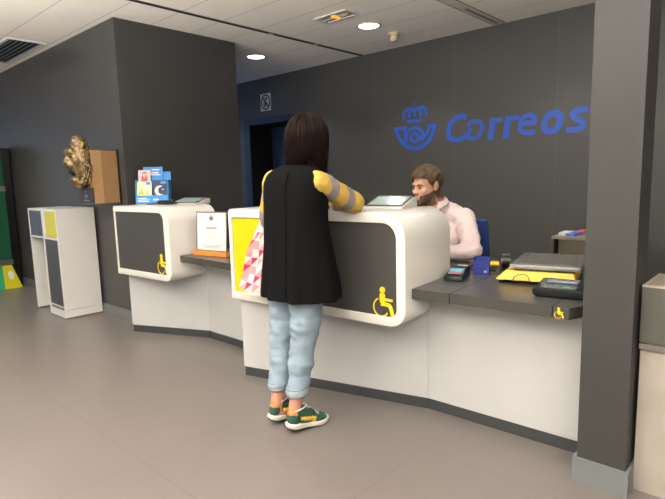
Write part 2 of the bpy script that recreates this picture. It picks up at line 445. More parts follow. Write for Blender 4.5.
ribbon(bm, [(-3.73, 1.899), (-3.556, 1.899)], .040, PW, TH+.0002, 0)
ribbon(bm, [(-3.578, 1.9), (-3.575, 1.725)], .038, PW, TH-.0002, 0)
ribbon(bm, [(-3.146, 1.897), (-3.262, 1.897)], .040, PW, TH+.0002, 0)
ribbon(bm, [(-3.243, 1.9), (-3.262, 1.84), (-3.305, 1.785), (-3.352, 1.752), (-3.365, 1.79), (-3.372, 1.81)], .036, PW, TH-.0002)
ribbon(bm, [(-3.553, 1.745), (-3.553, 1.815), (-3.520, 1.868), (-3.44, 1.892), (-3.365, 1.868), (-3.322, 1.81), (-3.322, 1.785)], .040, PW, TH-.0004)
ribbon(bm, [(-3.442+.052*math.cos(a), 1.783+.046*math.sin(a)) for a in [2*PI*i/10 for i in range(10)]], .038, PW, TH, 4, True)
obj('horn', bm, M_BLUE, t)
W7 = .082
def letter(strokes):
    bm = B()
    for i, (pts, wd, sm, cl_) in enumerate(strokes): ribbon(bm, pts, wd, PW, TH-.0002*i, sm, cl_)
    obj('letter', bm, M_BLUE, t)
letter([([(-2.780, 1.950), (-2.850, 1.965), (-2.920, 1.945), (-2.975, 1.890), (-2.998, 1.82), (-2.985, 1.755), (-2.93, 1.722), (-2.86, 1.722), (-2.800, 1.745), (-2.762, 1.775)], .058, 6, False)])
letter([([(-2.762, 1.852), (-2.735, 1.885), (-2.68, 1.898), (-2.625, 1.888), (-2.600, 1.850), (-2.610, 1.785), (-2.645, 1.738), (-2.70, 1.722), (-2.757, 1.740), (-2.738, 1.800), (-2.730, 1.835)], .046, 6, False)])
letter([([(-2.508, 1.690), (-2.478, 1.915)], .068, 0, False), ([(-2.485, 1.84), (-2.462, 1.872), (-2.425, 1.885), (-2.372, 1.892)], .048, 5, False)])
letter([([(-2.340, 1.692), (-2.310, 1.922)], .068, 0, False), ([(-2.315, 1.85), (-2.292, 1.880), (-2.255, 1.892), (-2.200, 1.900)], .048, 5, False)])
letter([([(-2.185, 1.826), (-2.08, 1.832), (-2.048, 1.835), (-2.040, 1.862), (-2.062, 1.893), (-2.105, 1.905), (-2.152, 1.890), (-2.182, 1.845), (-2.190, 1.785), (-2.168, 1.748), (-2.11, 1.733), (-2.035, 1.738)], .049, 6, False)])
letter([([(-1.868, 1.900), (-1.822, 1.893), (-1.800, 1.862), (-1.808, 1.795), (-1.840, 1.748), (-1.892, 1.732), (-1.938, 1.750), (-1.950, 1.795), (-1.932, 1.86), (-1.905, 1.890)], .062, 5, True)])
letter([([(-1.552, 1.904), (-1.62, 1.908), (-1.668, 1.898), (-1.688, 1.870), (-1.668, 1.838), (-1.612, 1.805), (-1.590, 1.768), (-1.612, 1.738), (-1.662, 1.730), (-1.745, 1.732)], .055, 6, False)])

# prohibition sign by the door
t = thing('prohibition_sign', (-6.053, YB, 2.354), 'small white sign with black crossed-out circle above the doorway', 'sign')
obj('plate', box(B(), -6.167, -5.94, YB-.008, YB, 2.354, 2.602, .002), M_PAPER, t)
bm = B(); PS = lambda x, z, d: Vector((x, YB-.008-d, z))
ribbon(bm, [(-6.053+.092*math.cos(a), 2.478+.102*math.sin(a)) for a in [2*PI*i/12 for i in range(12)]], .02, PS, .002, 4, True)
ribbon(bm, [(-6.118, 2.55), (-5.988, 2.405)], .02, PS, .003, 0)
obj('ring_symbol', bm, M_BLACK, t)
bm = B(); disc(bm, (-6.04, 2.53), .03, .022, PS, .001); disc(bm, (-6.07, 2.45), .034, .045, PS, .001); ribbon(bm, [(-6.02, 2.51), (-6.05, 2.47), (-6.0, 2.44)], .014, PS, .0015, 0)
obj('figure_symbol', bm, mat('symbol_grey', (110, 120, 116), .6), t)

# ------------------------------------------------------------------ reception counters
def accessible_symbol(place, s, name='wheelchair_symbol', parent=None, th=.0015):
    """seated figure on a wheel, drawn in the plane; unit = s metres high"""
    bm = B(); f = lambda u, v, d: place(u*s, v*s, d)
    disc(bm, (.36, .885), .105, .105, f, th)
    ribbon(bm, [(.36, .76), (.355, .60), (.36, .47)], .20, f, th, 3)
    disc(bm, (.36, .70), .10, .08, f, th*.9)
    ribbon(bm, [(.38, .60), (.52, .575), (.74, .565)], .085, f, th*1.1, 3)
    ribbon(bm, [(.30, .42), (.50, .415), (.63, .38), (.70, .23), (.745, .06)], .13, f, th*1.2, 4)
    pts = [(.27+.285*math.cos(a)+.03, .30+.30*math.sin(a)) for a in [math.radians(x) for x in range(112, 346, 18)]]
    ribbon(bm, pts, .048, f, th, 3)
    return obj(name, bm, M_ICON, parent)
def rrect(s0, s1, z0, z1, rs, n=8):
    """counter-clockwise outline, radii (bl, br, tr, tl)"""
    out = []
    for (cx, cz, a0), r in zip(((s0, z0, PI), (s1, z0, 1.5*PI), (s1, z1, 0), (s0, z1, .5*PI)), rs):
        ux = 1 if cx == s0 else -1; uz = 1 if cz == z0 else -1
        for k in range(n+1):
            a = a0+k/n*PI/2; out.append((cx+ux*r+r*math.cos(a), cz+uz*r+r*math.sin(a)))
    return out
def tall_counter(P, L, z0, z1, dep, deg, inner, radii, radii_in, yellow, plinth, kick_in, label, icon, open_left=False):
    t = thing('service_counter', ((plinth[0][0]+plinth[1][0])/2, (plinth[0][1]+plinth[1][1])/2+.1, 0), label, 'counter')
    F = frame_at((P[0], P[1], 0), deg)
    out = rrect(0, L, z0, z1, radii); inn = rrect(inner[0], inner[1], inner[2], inner[3], radii_in)
    bm = B(); n = len(out)
    e = .006
    rings = []
    def ring(pts, d): return [bm.verts.new(F(u, v, -d)) for u, v in pts]
    def off(pts, k):
        cu = sum(p[0] for p in pts)/len(pts); cv = sum(p[1] for p in pts)/len(pts)
        r = []
        m = len(pts)
        for i, p in enumerate(pts):
            a = pts[i-1]; c = pts[(i+1) % m]; dx, dz = c[0]-a[0], c[1]-a[1]; l = math.hypot(dx, dz) or 1
            r.append((p[0]-dz/l*k, p[1]+dx/l*k))
        return r
    seq = [(inn, dep-.01), (inn, .012), (inn, .003), (off(inn, -.003), 0), (off(out, e), 0), (off(out, e*.3), e*.3), (out, e), (out, dep)]
    R = [ring(p, d) for p, d in seq]
    R.append([v for v in R[0]])
    for A, C in zip(R[:-1], R[1:]):
        for k in range(n):
            if A[k] is C[k]: continue
            newf(bm, (A[k], A[(k+1) % n], C[(k+1) % n], C[k]))
    obj('counter_shell', bm, M_WHITE, t, smooth=35)
    # recessed front panels
    ys = yellow
    if ys:
        pl = [p for p in inn]
        def clipx(pts, x, side):
            o = []
            m = len(pts)
            for i in range(m):
                a, b = pts[i], pts[(i+1) % m]; ia = (a[0]-x)*side >= 0; ib = (b[0]-x)*side >= 0
                if ia: o.append(a)
                if ia != ib:
                    k = (x-a[0])/(b[0]-a[0]); o.append((x, a[1]+k*(b[1]-a[1])))
            return o
        obj('yellow_panel', poly(B(), clipx(inn, ys, -1), F, -.022, .01), M_YEL, t)
        obj('charcoal_panel', poly(B(), clipx(inn, ys, 1), F, -.022, .01), M_CHAR, t)
    else:
        obj('charcoal_panel', poly(B(), inn, F, -.022, .01), M_CHAR, t)
    obj('back_panel', poly(B(), inn, F, -(dep-.02), .012), M_WHITE2, t)
    A, C = Vector(plinth[0]), Vector(plinth[1]); yb = plinth[2]
    bm = B(); prism(bm, [(A.x, A.y), (C.x, C.y), (C.x, yb), (A.x+.0, yb)], .066, z0+.002)
    # panel rising behind the shell to the worktop
    obj('plinth', bm, M_PLINTH, t)
    d = (C-A).normalized(); nn = Vector((d.y, -d.x))
    Ai, Ci = A-nn*kick_in+d*.004, C-nn*kick_in
    obj('kickboard', prism(B(), [(Ai.x, Ai.y), (Ci.x, Ci.y), (Ci.x, yb), (Ai.x, yb)], 0, .066), M_KICK, t)
    accessible_symbol(lambda u, v, dd: F(icon[0]+u, icon[1]+v, dd-.012), icon[2], parent=t)
    return t, F
DEG = 4.2
# middle counter, the one the customer leans on
mid, FM = tall_counter((-2.857, 2.085), 1.358, .550, 1.160, .52, DEG, (.032, 1.302, .602, 1.104), (.012, .10, .14, .03), (.006, .045, .085, .012), .33,
    ((-2.813, 2.126), (-1.545, 2.467), 2.66), .006, 'white raised counter with yellow and charcoal front, beside the customer', (1.150, .598, .165))
# left counter
left, FL = tall_counter((-4.52, 2.075), .815, .548, 1.151, .48, DEG, (.020, .742, .600, 1.102), (.008, .09, .13, .02), (.004, .012, .06, .006), None,
    ((-4.477, 2.150), (-3.738, 2.473), 2.68), .006, 'white raised counter with charcoal front, further left against the grey block', (.610, .606, .165))
# low desks
def low_desk(front, back_y, ztop, pl, label, seams, xr, endcap=None, left_edge=None):
    t = thing('low_desk', ((pl[0][0]+pl[1][0])/2, (pl[0][1]+back_y)/2, 0), label, 'desk')
    (ax, ay), (bx, by) = front
    u = Vector((bx-ax, by-ay)).normalized(); n = Vector((-u.y, u.x))
    cuts = [0]+seams+[(Vector((bx, by))-Vector((ax, ay))).length]
    for i, (a, b) in enumerate(zip(cuts, cuts[1:])):
        p0 = Vector((ax, ay))+u*(a+(.0015 if i else 0)); p1 = Vector((ax, ay))+u*(b-(.0015 if i < len(cuts)-2 else 0))
        k0 = (back_y-p0.y)/n.y; k1 = (back_y-p1.y)/n.y
        q0 = p0+n*k0; q1 = p1+n*k1
        pts = [tuple(p0), tuple(p1), tuple(q1), tuple(q0)]
        if endcap and i == len(cuts)-2: pts = [tuple(p0), tuple(p1)]+[tuple(x) for x in endcap]+[tuple(q0)]
        bm = B(); prism(bm, pts, ztop-.052, ztop, 0, .0015)
        bm.faces.ensure_lookup_table(); bm.normal_update()
        for f in bm.faces:
            if abs(f.normal.z) < .3: f.material_index = 1
        obj('worktop', bm, [M_TOP, M_TOPEDGE], t)
    (px, py), (qx, qy) = pl
    zt = ztop-.053
    bm = B(); prism(bm, [(px, py), (qx, qy), (qx, qy+.02), (px, py+.02)], .066, zt)
    obj('front_panel', bm, M_PLINTH, t)
    bm = B(); prism(bm, [(px, back_y-.25), (qx, back_y-.25), (qx, back_y-.23), (px, back_y-.23)], 0, zt); obj('back_panel', bm, M_WHITE2, t)
    obj('kickboard', prism(B(), [(px, py+.006), (qx, qy+.006), (qx, qy+.03), (px, py+.03)], 0, .065), M_KICK, t)
    bm = B(); ps = Vector((ax, ay))+u*.09+n*.06; cyl(bm, (ps.x, ps.y, ztop-.068), (ps.x, ps.y, ztop-.053), .008, n=12); obj('leveling_foot', bm, M_BLACK, t)
    return t, u, n
a = math.radians(DEG+.4)
S = Vector((-1.506, 2.247)); U = Vector((math.cos(a), math.sin(a)))
Eend = S+U*.775
desk, du, dn = low_desk((tuple(S), tuple(Eend)), 3.42, .757, ((-1.544, 2.469), (-.690, 2.494)), 'low grey-topped desk with white front, beside the grey column', [.215, .706], None, endcap=[(-.692, 2.40), (-.692, 3.42)])
ed = frame_at((Eend.x, Eend.y, 0), DEG+.4)
accessible_symbol(lambda u, v, d: ed(-.060+u, .7065+v, d), .050, parent=desk)
# white panels closing the gap behind the mid shell under the worktop, and worktop behind the shell
rw = thing('rear_worktop', (-2.2, 2.95, 0), 'grey worktop behind the middle raised counter, in front of the seated clerk', 'worktop')
bm = B(); prism(bm, [(-1.562, 2.715), (-1.598, 3.20), (-2.84, 3.20), (-2.84, 2.625)], .705, .757, 0, .001)
obj('board', bm, [M_TOP], rw)
for x in (-2.80, -1.66): obj('leg', box(B(), x, x+.04, 3.10, 3.14, 0, .705), M_SILVER, rw)
bm = B(); prism(bm, [(-1.645, 2.441), (-1.546, 2.468), (-1.546, 2.486), (-1.645, 2.46)], .552, .704); obj('corner_panel', bm, M_PLINTH, desk)
desk2, _, _ = low_desk(((-3.712, 2.222), (-2.872, 2.205)), 3.30, .757, ((-3.736, 2.474), (-2.80, 2.470)), 'low grey-topped desk holding the framed notice, between the two raised counters', [.30], None)
bm = B(); prism(bm, [(-3.82, 2.449), (-3.738, 2.474), (-3.738, 2.49), (-3.82, 2.47)], .552, .704); obj('corner_panel', bm, M_PLINTH, desk2)

# ------------------------------------------------------------------ writing desk by the left wall
t = thing('writing_stand', (-5.95, 2.1, 0), 'tall white writing stand with charcoal and yellow panels by the left wall', 'writing stand')
wx0, wx1, wy0, wy1, wt = -6.225, -5.44, 1.925, 2.30, 1.108
tb = .022
obj('top_board', box(B(), wx0, wx1, wy0, wy1, wt-tb, wt, .002), M_WHITE2, t)
obj('side_board', box(B(), wx0, wx0+tb, wy0, wy1, .015, wt-tb, .002), M_WHITE2, t)
obj('side_board', box(B(), wx1-.40, wx1, wy0, wy1, 0.09, wt-tb, .002), M_WHITE2, t)
obj('shelf_rail', box(B(), wx0+tb, wx1-.401, wy0, wy1, .80, .82, .001), M_WHITE2, t)
PF = lambda u, v, d: Vector((u, wy0-d, v))
obj('charcoal_panel', box(B(), wx0+tb, -5.785, wy0+.004, wy0+.016, .82, wt-tb), M_CHAR, t)
obj('divider', box(B(), -5.785, -5.74, wy0-.001, wy0+.1, .80, wt-tb), M_WHITE2, t)
obj('yellow_panel', rect(B(), -5.74, wx1-.018, .823, wt-tb, PF, 0, .002), M_YEL, t)
obj('lower_panel', rect(B(), -5.79, wx1-.018, .13, .80, PF, 0, .002), M_CHAR, t)
bm = B(); rect(bm, -5.78, wx1-.02, .088, .112, PF, 0, .002); obj('vent_grille', bm, M_SKIRT, t)
obj('foot_plinth', box(B(), wx1-.40, wx1, wy0, wy1, 0.01, .088, .001), M_WHITE2, t)

# ------------------------------------------------------------------ tall kiosk to the right of the column
t = thing('side_counter', (-.1, 2.6, 0), 'dark-topped counter block with beige base, right of the grey column', 'counter')
kx, ky = -.468, 2.345
bm = B(); box(bm, kx, .5, ky, 2.66, .652, .880, .003); obj('upper_body', bm, mat('kiosk_dark', (84, 83, 76), .45, var=.04), t)
bm = B(); box(bm, kx, .5, ky, 2.66, .880, .886, .001); obj('top_rim', bm, mat('kiosk_rim', (170, 160, 146), .35), t)
bm = B(); box(bm, kx+.016, .5, ky+.016, 2.645, .886, .8885); obj('top_inlay', bm, mat('kiosk_inlay', (150, 138, 124), .35, var=.06), t)
bm = B(); box(bm, kx+.004, .5, ky+.012, 2.65, 0, .652); obj('lower_panel', bm, mat('kiosk_beige', (166, 156, 145), .22, var=.10, vscale=5, coat=.3), t)
bm = B(); box(bm, kx, .5, ky-.003, ky+.012, .622, .645, .002); obj('metal_strip', bm, M_SILVER, t)

# cabinet by the back wall with stacked forms
t = thing('back_cabinet', (-1.25, 4.5, 0), 'low brown-grey open cabinet standing near the back wall behind the scale', 'cabinet')
cx0, cx1, cy0, cy1, ct = -1.50, -1.02, 4.23, 4.72, .835
obj('top_board', box(B(), cx0, cx1, cy0, cy1, ct-.022, ct, .002), mat('cab_top', (150, 142, 128), .35), t)
MC = mat('cab_body', (100, 90, 76), .5, var=.05)
bm = B(); box(bm, cx0, cx0+.02, cy0, cy1, 0, ct-.022); box(bm, cx1-.02, cx1, cy0, cy1, 0, ct-.022); box(bm, cx0+.02, cx1-.02, cy1-.02, cy1, 0, ct-.022)
obj('carcass', bm, MC, t)
obj('shelf', box(B(), cx0+.02, cx1-.02, cy0+.01, cy1-.02, .40, .42), MC, t)
obj('front_panel', box(B(), cx0+.055, cx1-.02, cy0+.008, cy0+.02, .42, ct-.022), MC, t)
for i, (x, y, r, c, nm) in enumerate([(-1.448, 4.42, 2, (238, 236, 230), 'white stack of blank forms, foremost on the back cabinet'),
        (-1.372, 4.37, -2, (92, 128, 210), 'blue leaflets stacked on the back cabinet'), (-1.372, 4.57, 2, (232, 96, 140), 'pink leaflets stacked on the back cabinet')]):
    bm = B(); M = Matrix.Translation((x, y, ct)) @ Matrix.Rotation(math.radians(r), 4, 'Z')
    for k in range(5): box(bm, -.033+random.uniform(-.002, .002), .033, -.09, .09+random.uniform(-.003, .003), k*.004, k*.004+.0035, 0, 0, M)
    props(obj('leaflet_stack', bm, mat('leaf%d' % i, c, .6)), nm, 'leaflets')

# ------------------------------------------------------------------ lion letter slot on the left wall
t = thing('lion_letterbox', (-5.0, 2.15, 1.165), 'bronze lion head letter slot mounted on a tan box on the grey wall', 'sculpture')
bx0, bx1, by0, bz0, bz1 = -5.15, -4.86, 2.07, 1.165, 1.655
bm = B(); box(bm, bx0, bx1, by0, 2.165, bz0, bz1, .002); obj('mount_board', bm, M_TAN, t)
bm = B(); box(bm, bx0, bx1-.001, 2.166, 2.312, bz0, bz1-.004, .002); obj('rear_board', bm, M_TAN2, t)
obj('wall_plate', box(B(), bx0-.01, bx1+.012, 2.313, 2.325, bz0-.01, bz1+.01), M_BLACK, t)
pq = obj('plaque', box(B(), bx0-.005, bx1+.004, by0-.014, by0, bz0+.005, bz0+.150, .003), M_PLAQUE, t)
bm = B(); PQ = lambda u, v, d: Vector((-5.0+u, by0-.014-d, bz0+.075+v))
ribbon(bm, [(-.035, .015), (-.02, -.015), (.0, -.022), (.02, -.015), (.035, .015)], .009, PQ, .002); disc(bm, (0, .0), .012, .012, PQ, .002)
ribbon(bm, [(-.02, .030), (0, .038), (.02, .030)], .009, PQ, .002)
ribbon(bm, [(-.06, -.045), (.06, -.045)], .012, PQ, .0015, 0)
obj('engraved_emblem', bm, M_SILVER, pq)
bm = B()
lc = Vector((-5.005, 0, 0))
def L(x, y, z): return Vector((-5.005+x, y, z))
ell(bm, L(0, 2.03, 1.555), (.135, .10, .20)); ell(bm, L(0, 1.985, 1.56), (.10, .09, .15))     # skull and cheeks
ell(bm, L(0, 2.02, 1.70), (.09, .075, .085))
ell(bm, L(0, 1.935, 1.635), (.075, .055, .05))                                                # brow
for s in (-1, 1):
    ell(bm, L(s*.036, 1.905, 1.640), (.034, .028, .02))                                       # eyebrow bosses
    ell(bm, L(s*.075, 1.96, 1.56), (.035, .05, .05))                                           # cheek
    ell(bm, L(s*.030, 1.905, 1.528), (.036, .038, .034))                                      # muzzle pads
    cap(bm, L(s*.055, 1.93, 1.52), L(s*.052, 1.965, 1.42), .022, .02)                        # mouth corner
    ell(bm, L(s*.095, 2.02, 1.70), (.03, .02, .035))
cap(bm, L(0, 1.925, 1.625), L(0, 1.885, 1.555), .024, .030)                                   # nose bridge
ell(bm, L(0, 1.872, 1.548), (.032, .022, .020))                                               # nose
ell(bm, L(0, 1.965, 1.385), (.065, .055, .035)); ell(bm, L(0, 2.0, 1.36), (.085, .07, .05))   # chin and beard
bm = skin(bm, .009, 3)
for v in bm.verts: v.co.y = 2.06+(v.co.y-2.06)*.86
def lion_d(co, n):
    d = 0
    r = abs(co.x+5.005); back = co.y > 2.0 or co.z < 1.39 or co.z > 1.69
    if back: d += .016*nz(co, 24)+.012*abs(nz(co*1.3, 38))
    else: d += .003*nz(co, 40)
    return d
displace(bm, lion_d)
head = obj('lion_head', bm, M_BRONZE, t, smooth=180)
bm = B()
for k in range(95):
    a = random.uniform(-.3*PI, 1.3*PI); y = random.uniform(2.02, 2.08)
    rx, rz = .125+random.uniform(-.01, .01), .195+random.uniform(-.02, .015)
    if a < 0 or a > PI: rz *= .95
    y = 2.06+(y-2.06)*.9; p = L(rx*math.cos(a), y, 1.555+rz*math.sin(a)); q = p+Vector((math.cos(a)*.02, -.005, -.035+.02*math.sin(a)))
    md = (p+q)/2+Vector((random.uniform(-.018, .018), -.02, random.uniform(-.01, .02)))
    tube(bm, [p, md, q, q+Vector((random.uniform(-.02, .02), -.01, -.03))], lambda s: .014*(1-s*.7)+.002, 7, 3)
obj('mane', bm, M_BRONZE, head, smooth=180)
bm = B(); ell(bm, L(0, 1.968, 1.462), (.062, .045, .034)); obj('mouth_slot', bm, M_DARKGAP, head, smooth=True)
for s in (-1, 1):
    bm = B(); ell(bm, L(s*.042, 1.936, 1.598), (.017, .012, .012)); obj('eye', bm, mat('bronze_dark', (60, 48, 34), .4, .8), head, smooth=True)

# ------------------------------------------------------------------ green totem at the left edge
t = thing('post_totem', (-8.1, 2.05, 0), 'tall green and yellow post totem with flared base at the left edge', 'totem')
obj('yellow_face', box(B(), -8.4, -7.85, 1.88, 2.035, .30, 1.86, .01), M_YEL, t)
bm = B(); box(bm, -8.4, -7.852, 2.036, 2.185, .30, 1.88, .012); obj('green_body', bm, M_GREEN, t)
obj('back_panel', box(B(), -8.4, -7.95, 2.186, 2.305, .0, 1.85, .004), M_BLACK, t)  # black slab standing in for the shadow gap behind the totem
for z in (.305, 1.28): obj('silver_band', box(B(), -8.41, -7.843, 1.87, 2.19, z, z+.07, .002), M_SILVER, t)
def frus(bm, x0, x1, y0, y1, X0_, X1_, Y0_, Y1_, zb, zt):
    loft(bm, [[(X0_, Y0_, zb), (X1_, Y0_, zb), (X1_, Y1_, zb), (X0_, Y1_, zb)], [(x0, y0, zt), (x1, y0, zt), (x1, y1, zt), (x0, y1, zt)]])
bm = B(); frus(bm, -8.4, -7.86, 1.88, 2.148, -8.5, -7.75, 1.80, 2.149, 0, .30); obj('teal_base', bm, M_TEAL, t)
bm = B(); v = [(-7.857, 2.055, .302), (-7.857, 2.165, .302), (-7.735, 2.235, 0), (-7.735, 2.03, 0)]
loft(bm, [v, [(a-.008, b, c) for a, b, c in v]]); obj('yellow_flare', bm, M_YEL, t)
TF = lambda u, v, d: Vector((-7.792+d-.40*v+.003, 2.10+u, .15+v))
bm = B(); disc(bm, (.03, .02), .035, .055, TF, .003); obj('round_label', bm, M_PAPER, t)
bm = B(); TG = lambda u, v, d: Vector((-8.2+u, 1.915-d+.233*v, .15+v)); rect(bm, -.1, .2, -.05, .04, TG, .003, .003); obj('small_plate', bm, M_YEL, t)

# ------------------------------------------------------------------ people
M_SKIN = mat('skin', (222, 170, 144), .5, bump=.03, bscale=120, var=.05, vscale=20)
M_SKIN2 = mat('skin_warm', (196, 140, 114), .5, bump=.03, bscale=120, var=.06, vscale=20)
M_VEST = mat('black_cloth', (17, 17, 18), .9, bump=.06, bscale=220, spec=.08)
M_SY = mat('knit_yellow', (208, 172, 76), .85, bump=.12, bscale=200, var=.05)
M_SG = mat('knit_grey', (148, 136, 138), .85, bump=.12, bscale=200, var=.05)
M_JEAN = mat('light_denim', (138, 155, 168), .8, bump=.12, bscale=160, var=.14, vscale=9)
M_JEAN2 = mat('denim_cuff', (166, 176, 182), .8, bump=.12, bscale=160, var=.08)
M_SHIRT = mat('pink_shirt', (248, 226, 222), .75, bump=.04, bscale=150, var=.02)
M_DHAIR = mat('dark_hair', (32, 17, 12), .5, spec=.12, var=.35, vscale=30, stretch=(1, 1, .15), bump=.3, bscale=120)
M_BHAIR = mat('brown_hair', (104, 80, 54), .5, var=.35, vscale=40, bump=.4, bscale=150)
M_BEARD = mat('beard', (112, 82, 60), .7, var=.3, vscale=90, bump=.5, bscale=260)
def head_blob(bm, M, s=1.0):
    T = lambda p: M @ (Vector(p)*s)
    R = M.to_3x3()
    def e(c, r): ell(bm, T(c), tuple(x*s for x in r), R)
    def c_(a, b, ra, rb): cap(bm, T(a), T(b), ra*s, rb*s, 14)
    e((0, .012, .035), (.076, .097, .087)); e((0, -.028, -.03), (.060, .062, .085)); e((0, -.045, -.078), (.043, .042, .034))
    e((0, -.070, -.104), (.021, .019, .017))
    for k in (-1, 1):
        e((k*.037, -.060, -.022), (.025, .025, .024)); e((k*.012, -.098, -.034), (.010, .011, .009))
        e((k*.075, .014, -.004), (.010, .019, .031)); e((k*.083, .022, .004), (.006, .016, .024))
    c_((0, -.084, .014), (0, -.104, -.028), .009, .012)
    c_((-.034, -.076, .024), (.034, -.076, .024), .014, .014)
    c_((-.018, -.089, -.060), (.018, -.089, -.060), .008, .008); c_((-.015, -.087, -.073), (.015, -.087, -.073), .009, .009)
    c_((0, .022, -.07), (0, .045, -.21), .054, .060)
def hand_blob(bm, w, d, up, side=1, s=1.0, curl=.35):
    """w wrist, d pointing direction, up = back of the hand, side = +1 thumb to the right of d"""
    w, d, up = Vector(w), Vector(d).normalized(), Vector(up).normalized(); r = d.cross(up).normalized()*side
    up = r.cross(d)*side
    R = Matrix((d, r, up)).transposed()
    ell(bm, w+d*.045*s, (.050*s, .040*s, .015*s), R); cap(bm, w-d*.02, w+d*.03*s, .024*s, .025*s, 12)
    for i, (off, ln, sp) in enumerate(((.028, .074, .10), (.009, .082, .03), (-.010, .077, -.04), (-.028, .060, -.12))):
        p = w+d*.082*s+r*off*s; dd = (d+r*sp).normalized(); an = 0
        for k, f in enumerate((.45, .31, .24)):
            an += curl*(.5+k*.4); v = (dd*math.cos(an)-up*math.sin(an)).normalized(); q = p+v*ln*f*s
            cap(bm, p, q, (.0092-.0007*k)*s, (.0086-.0008*k)*s, 10); p = q
    p = w+d*.025*s+r*.030*s
    for k, (f, a) in enumerate(((.040, .75), (.030, .5), (.024, .3))):
        v = (d*math.cos(a)+r*math.sin(a)-up*.25).normalized(); q = p+v*f*s; cap(bm, p, q, (.0115-.001*k)*s, (.0105-.001*k)*s, 10); p = q
def shell(src, pred, off, th, parent, name, m, extra=None):
    b = src.copy(); b.normal_update()
    dl = [f for f in b.faces if not pred(f.calc_center_median())]
    bmesh.ops.delete(b, geom=dl, context='FACES')
    b.normal_update()
    ds = [(v, v.normal.copy()*off(v.co)) for v in b.verts]
    for v, d in ds: v.co += d
    b = evalmesh(b, [('SOLIDIFY', dict(thickness=th, offset=-1))])
    if extra: extra(b)
    return obj(name, b, m, parent, smooth=180)
def face_bits(t, body, M, s, brow, iris=(70, 48, 34)):
    T = lambda p: M @ (Vector(p)*s)
    for k in (-1, 1):
        bm = B(); ell(bm, T((k*.031, -.0795, .000)), .0115*s, seg=14); e = obj('eye', bm, mat('eye_white', (176, 166, 158), .25), body, smooth=True)
        bm = B(); ell(bm, T((k*.031-.001, -.0880, .000)), .0052*s, seg=10)
        obj('eyebrow', tube(B(), [T((k*.014, -.0915, .017)), T((k*.032, -.090, .023)), T((k*.050, -.078, .016))], .0042*s, 6), brow, body, smooth=True)
        obj('iris', bm, mat('iris', iris, .2), body, smooth=True)
        obj('eyelid', tube(B(), [T((k*.020, -.0895, .004)), T((k*.031, -.0925, .0095)), T((k*.043, -.085, .004))], .0030*s, 6), brow, body, smooth=True)

# ---- customer, seen from behind, leaning on the middle counter
wo = thing('person', (-2.03, 1.87, 0), 'standing customer with dark bob hair, long black vest, striped sleeves and light jeans', 'person')
HW = Matrix.Translation((-1.950, 1.985, 1.548)) @ Matrix.Rotation(PI-.10, 4, 'Z') @ Matrix.Rotation(.12, 4, 'X')
SR, SL = Vector((-1.822, 1.885, 1.328)), Vector((-2.135, 1.878, 1.338))
ER, EL = Vector((-1.803, 2.150, 1.208)), Vector((-2.275, 1.945, 1.120))
WR, WL = Vector((-2.02, 2.235, 1.203)), Vector((-2.20, 2.170, 1.203))
AL, AR = Vector((-2.102, 1.800, .105)), Vector((-1.958, 1.800, .105))
KL, KR = Vector((-2.108, 1.865, .46)), Vector((-1.945, 1.865, .46))
PL, PR = Vector((-2.085, 1.88, .84)), Vector((-1.905, 1.88, .84))
bm = B(); head_blob(bm, HW, .95)
cap(bm, (-1.985, 1.90, 1.36), (-1.962, 1.955, 1.47), .052, .05)
ell(bm, (-1.985, 1.88, 1.24), (.145, .09, .16)); ell(bm, (-1.99, 1.885, .98), (.13, .09, .2)); ell(bm, (-1.995, 1.88, .86), (.15, .10, .10))
for a, b, c, r in ((SR, ER, WR, .036), (SL, EL, WL, .036)):
    cap(bm, a, b, .042, r); cap(bm, b, c, r, .024)
hand_blob(bm, WR, (-1, .25, -.12), (0, 0, 1), 1, .92, .2); hand_blob(bm, WL, (.8, .6, -.12), (0, 0, 1), -1, .92, .2)
for p, k, a in ((PL, KL, AL), (PR, KR, AR)):
    cap(bm, p, k, .075, .048); cap(bm, k+Vector((0, -.012, -.1)), a+Vector((0, 0, .03)), .050, .033); cap(bm, a+Vector((0, 0, .05)), a+Vector((0, -.005, -.03)), .032, .036)
    ell(bm, a+Vector((.004, .05, -.052)), (.036, .10, .022)); ell(bm, a+Vector((.0, -.018, -.05)), (.030, .034, .03))
bm = skin(bm, .0065, 3)
body = obj('body', bm, M_SKIN2, wo, smooth=180)
face_bits(wo, body, HW, .95, M_DHAIR)
# striped sweater
bm = B()
for a, b, c in ((SR, ER, WR), (SL, EL, WL)):
    cap(bm, a, b, .060, .056, 20); cap(bm, b, c, .056, .040, 20)
ell(bm, (-1.985, 1.88, 1.22), (.155, .10, .17)); cap(bm, SR, SL, .052, .052)
bm = skin(bm, .010, 5)
def sw(co, n):
    return .007*nz(co+Vector((3, 0, 0)), 15)+.004*nz(co, 34)
displace(bm, sw)
def arc(co):
    best = (9, 0)
    for a, b, c in ((SR, ER, WR), (SL, EL, WL)):
        s0 = 0
        for p, q in ((a, b), (b, c)):
            d = q-p; t_ = max(0, min(1, (co-p).dot(d)/d.length_squared)); D = (co-(p+d*t_)).length
            if D < best[0]: best = (D, s0+t_*d.length)
            s0 += d.length
    return best[1]
bmesh.ops.subdivide_edges(bm, edges=list(bm.edges), cuts=1, use_grid_fill=True)
for f in bm.faces:
    c = f.calc_center_median(); s_ = arc(c)+.018*nz(c, 9)+(c.z-1.25)*.25
    f.material_index = 0 if (s_ % .118) < .062 else 1
obj('striped_sweater', bm, [M_SY, M_SG], wo, smooth=180)
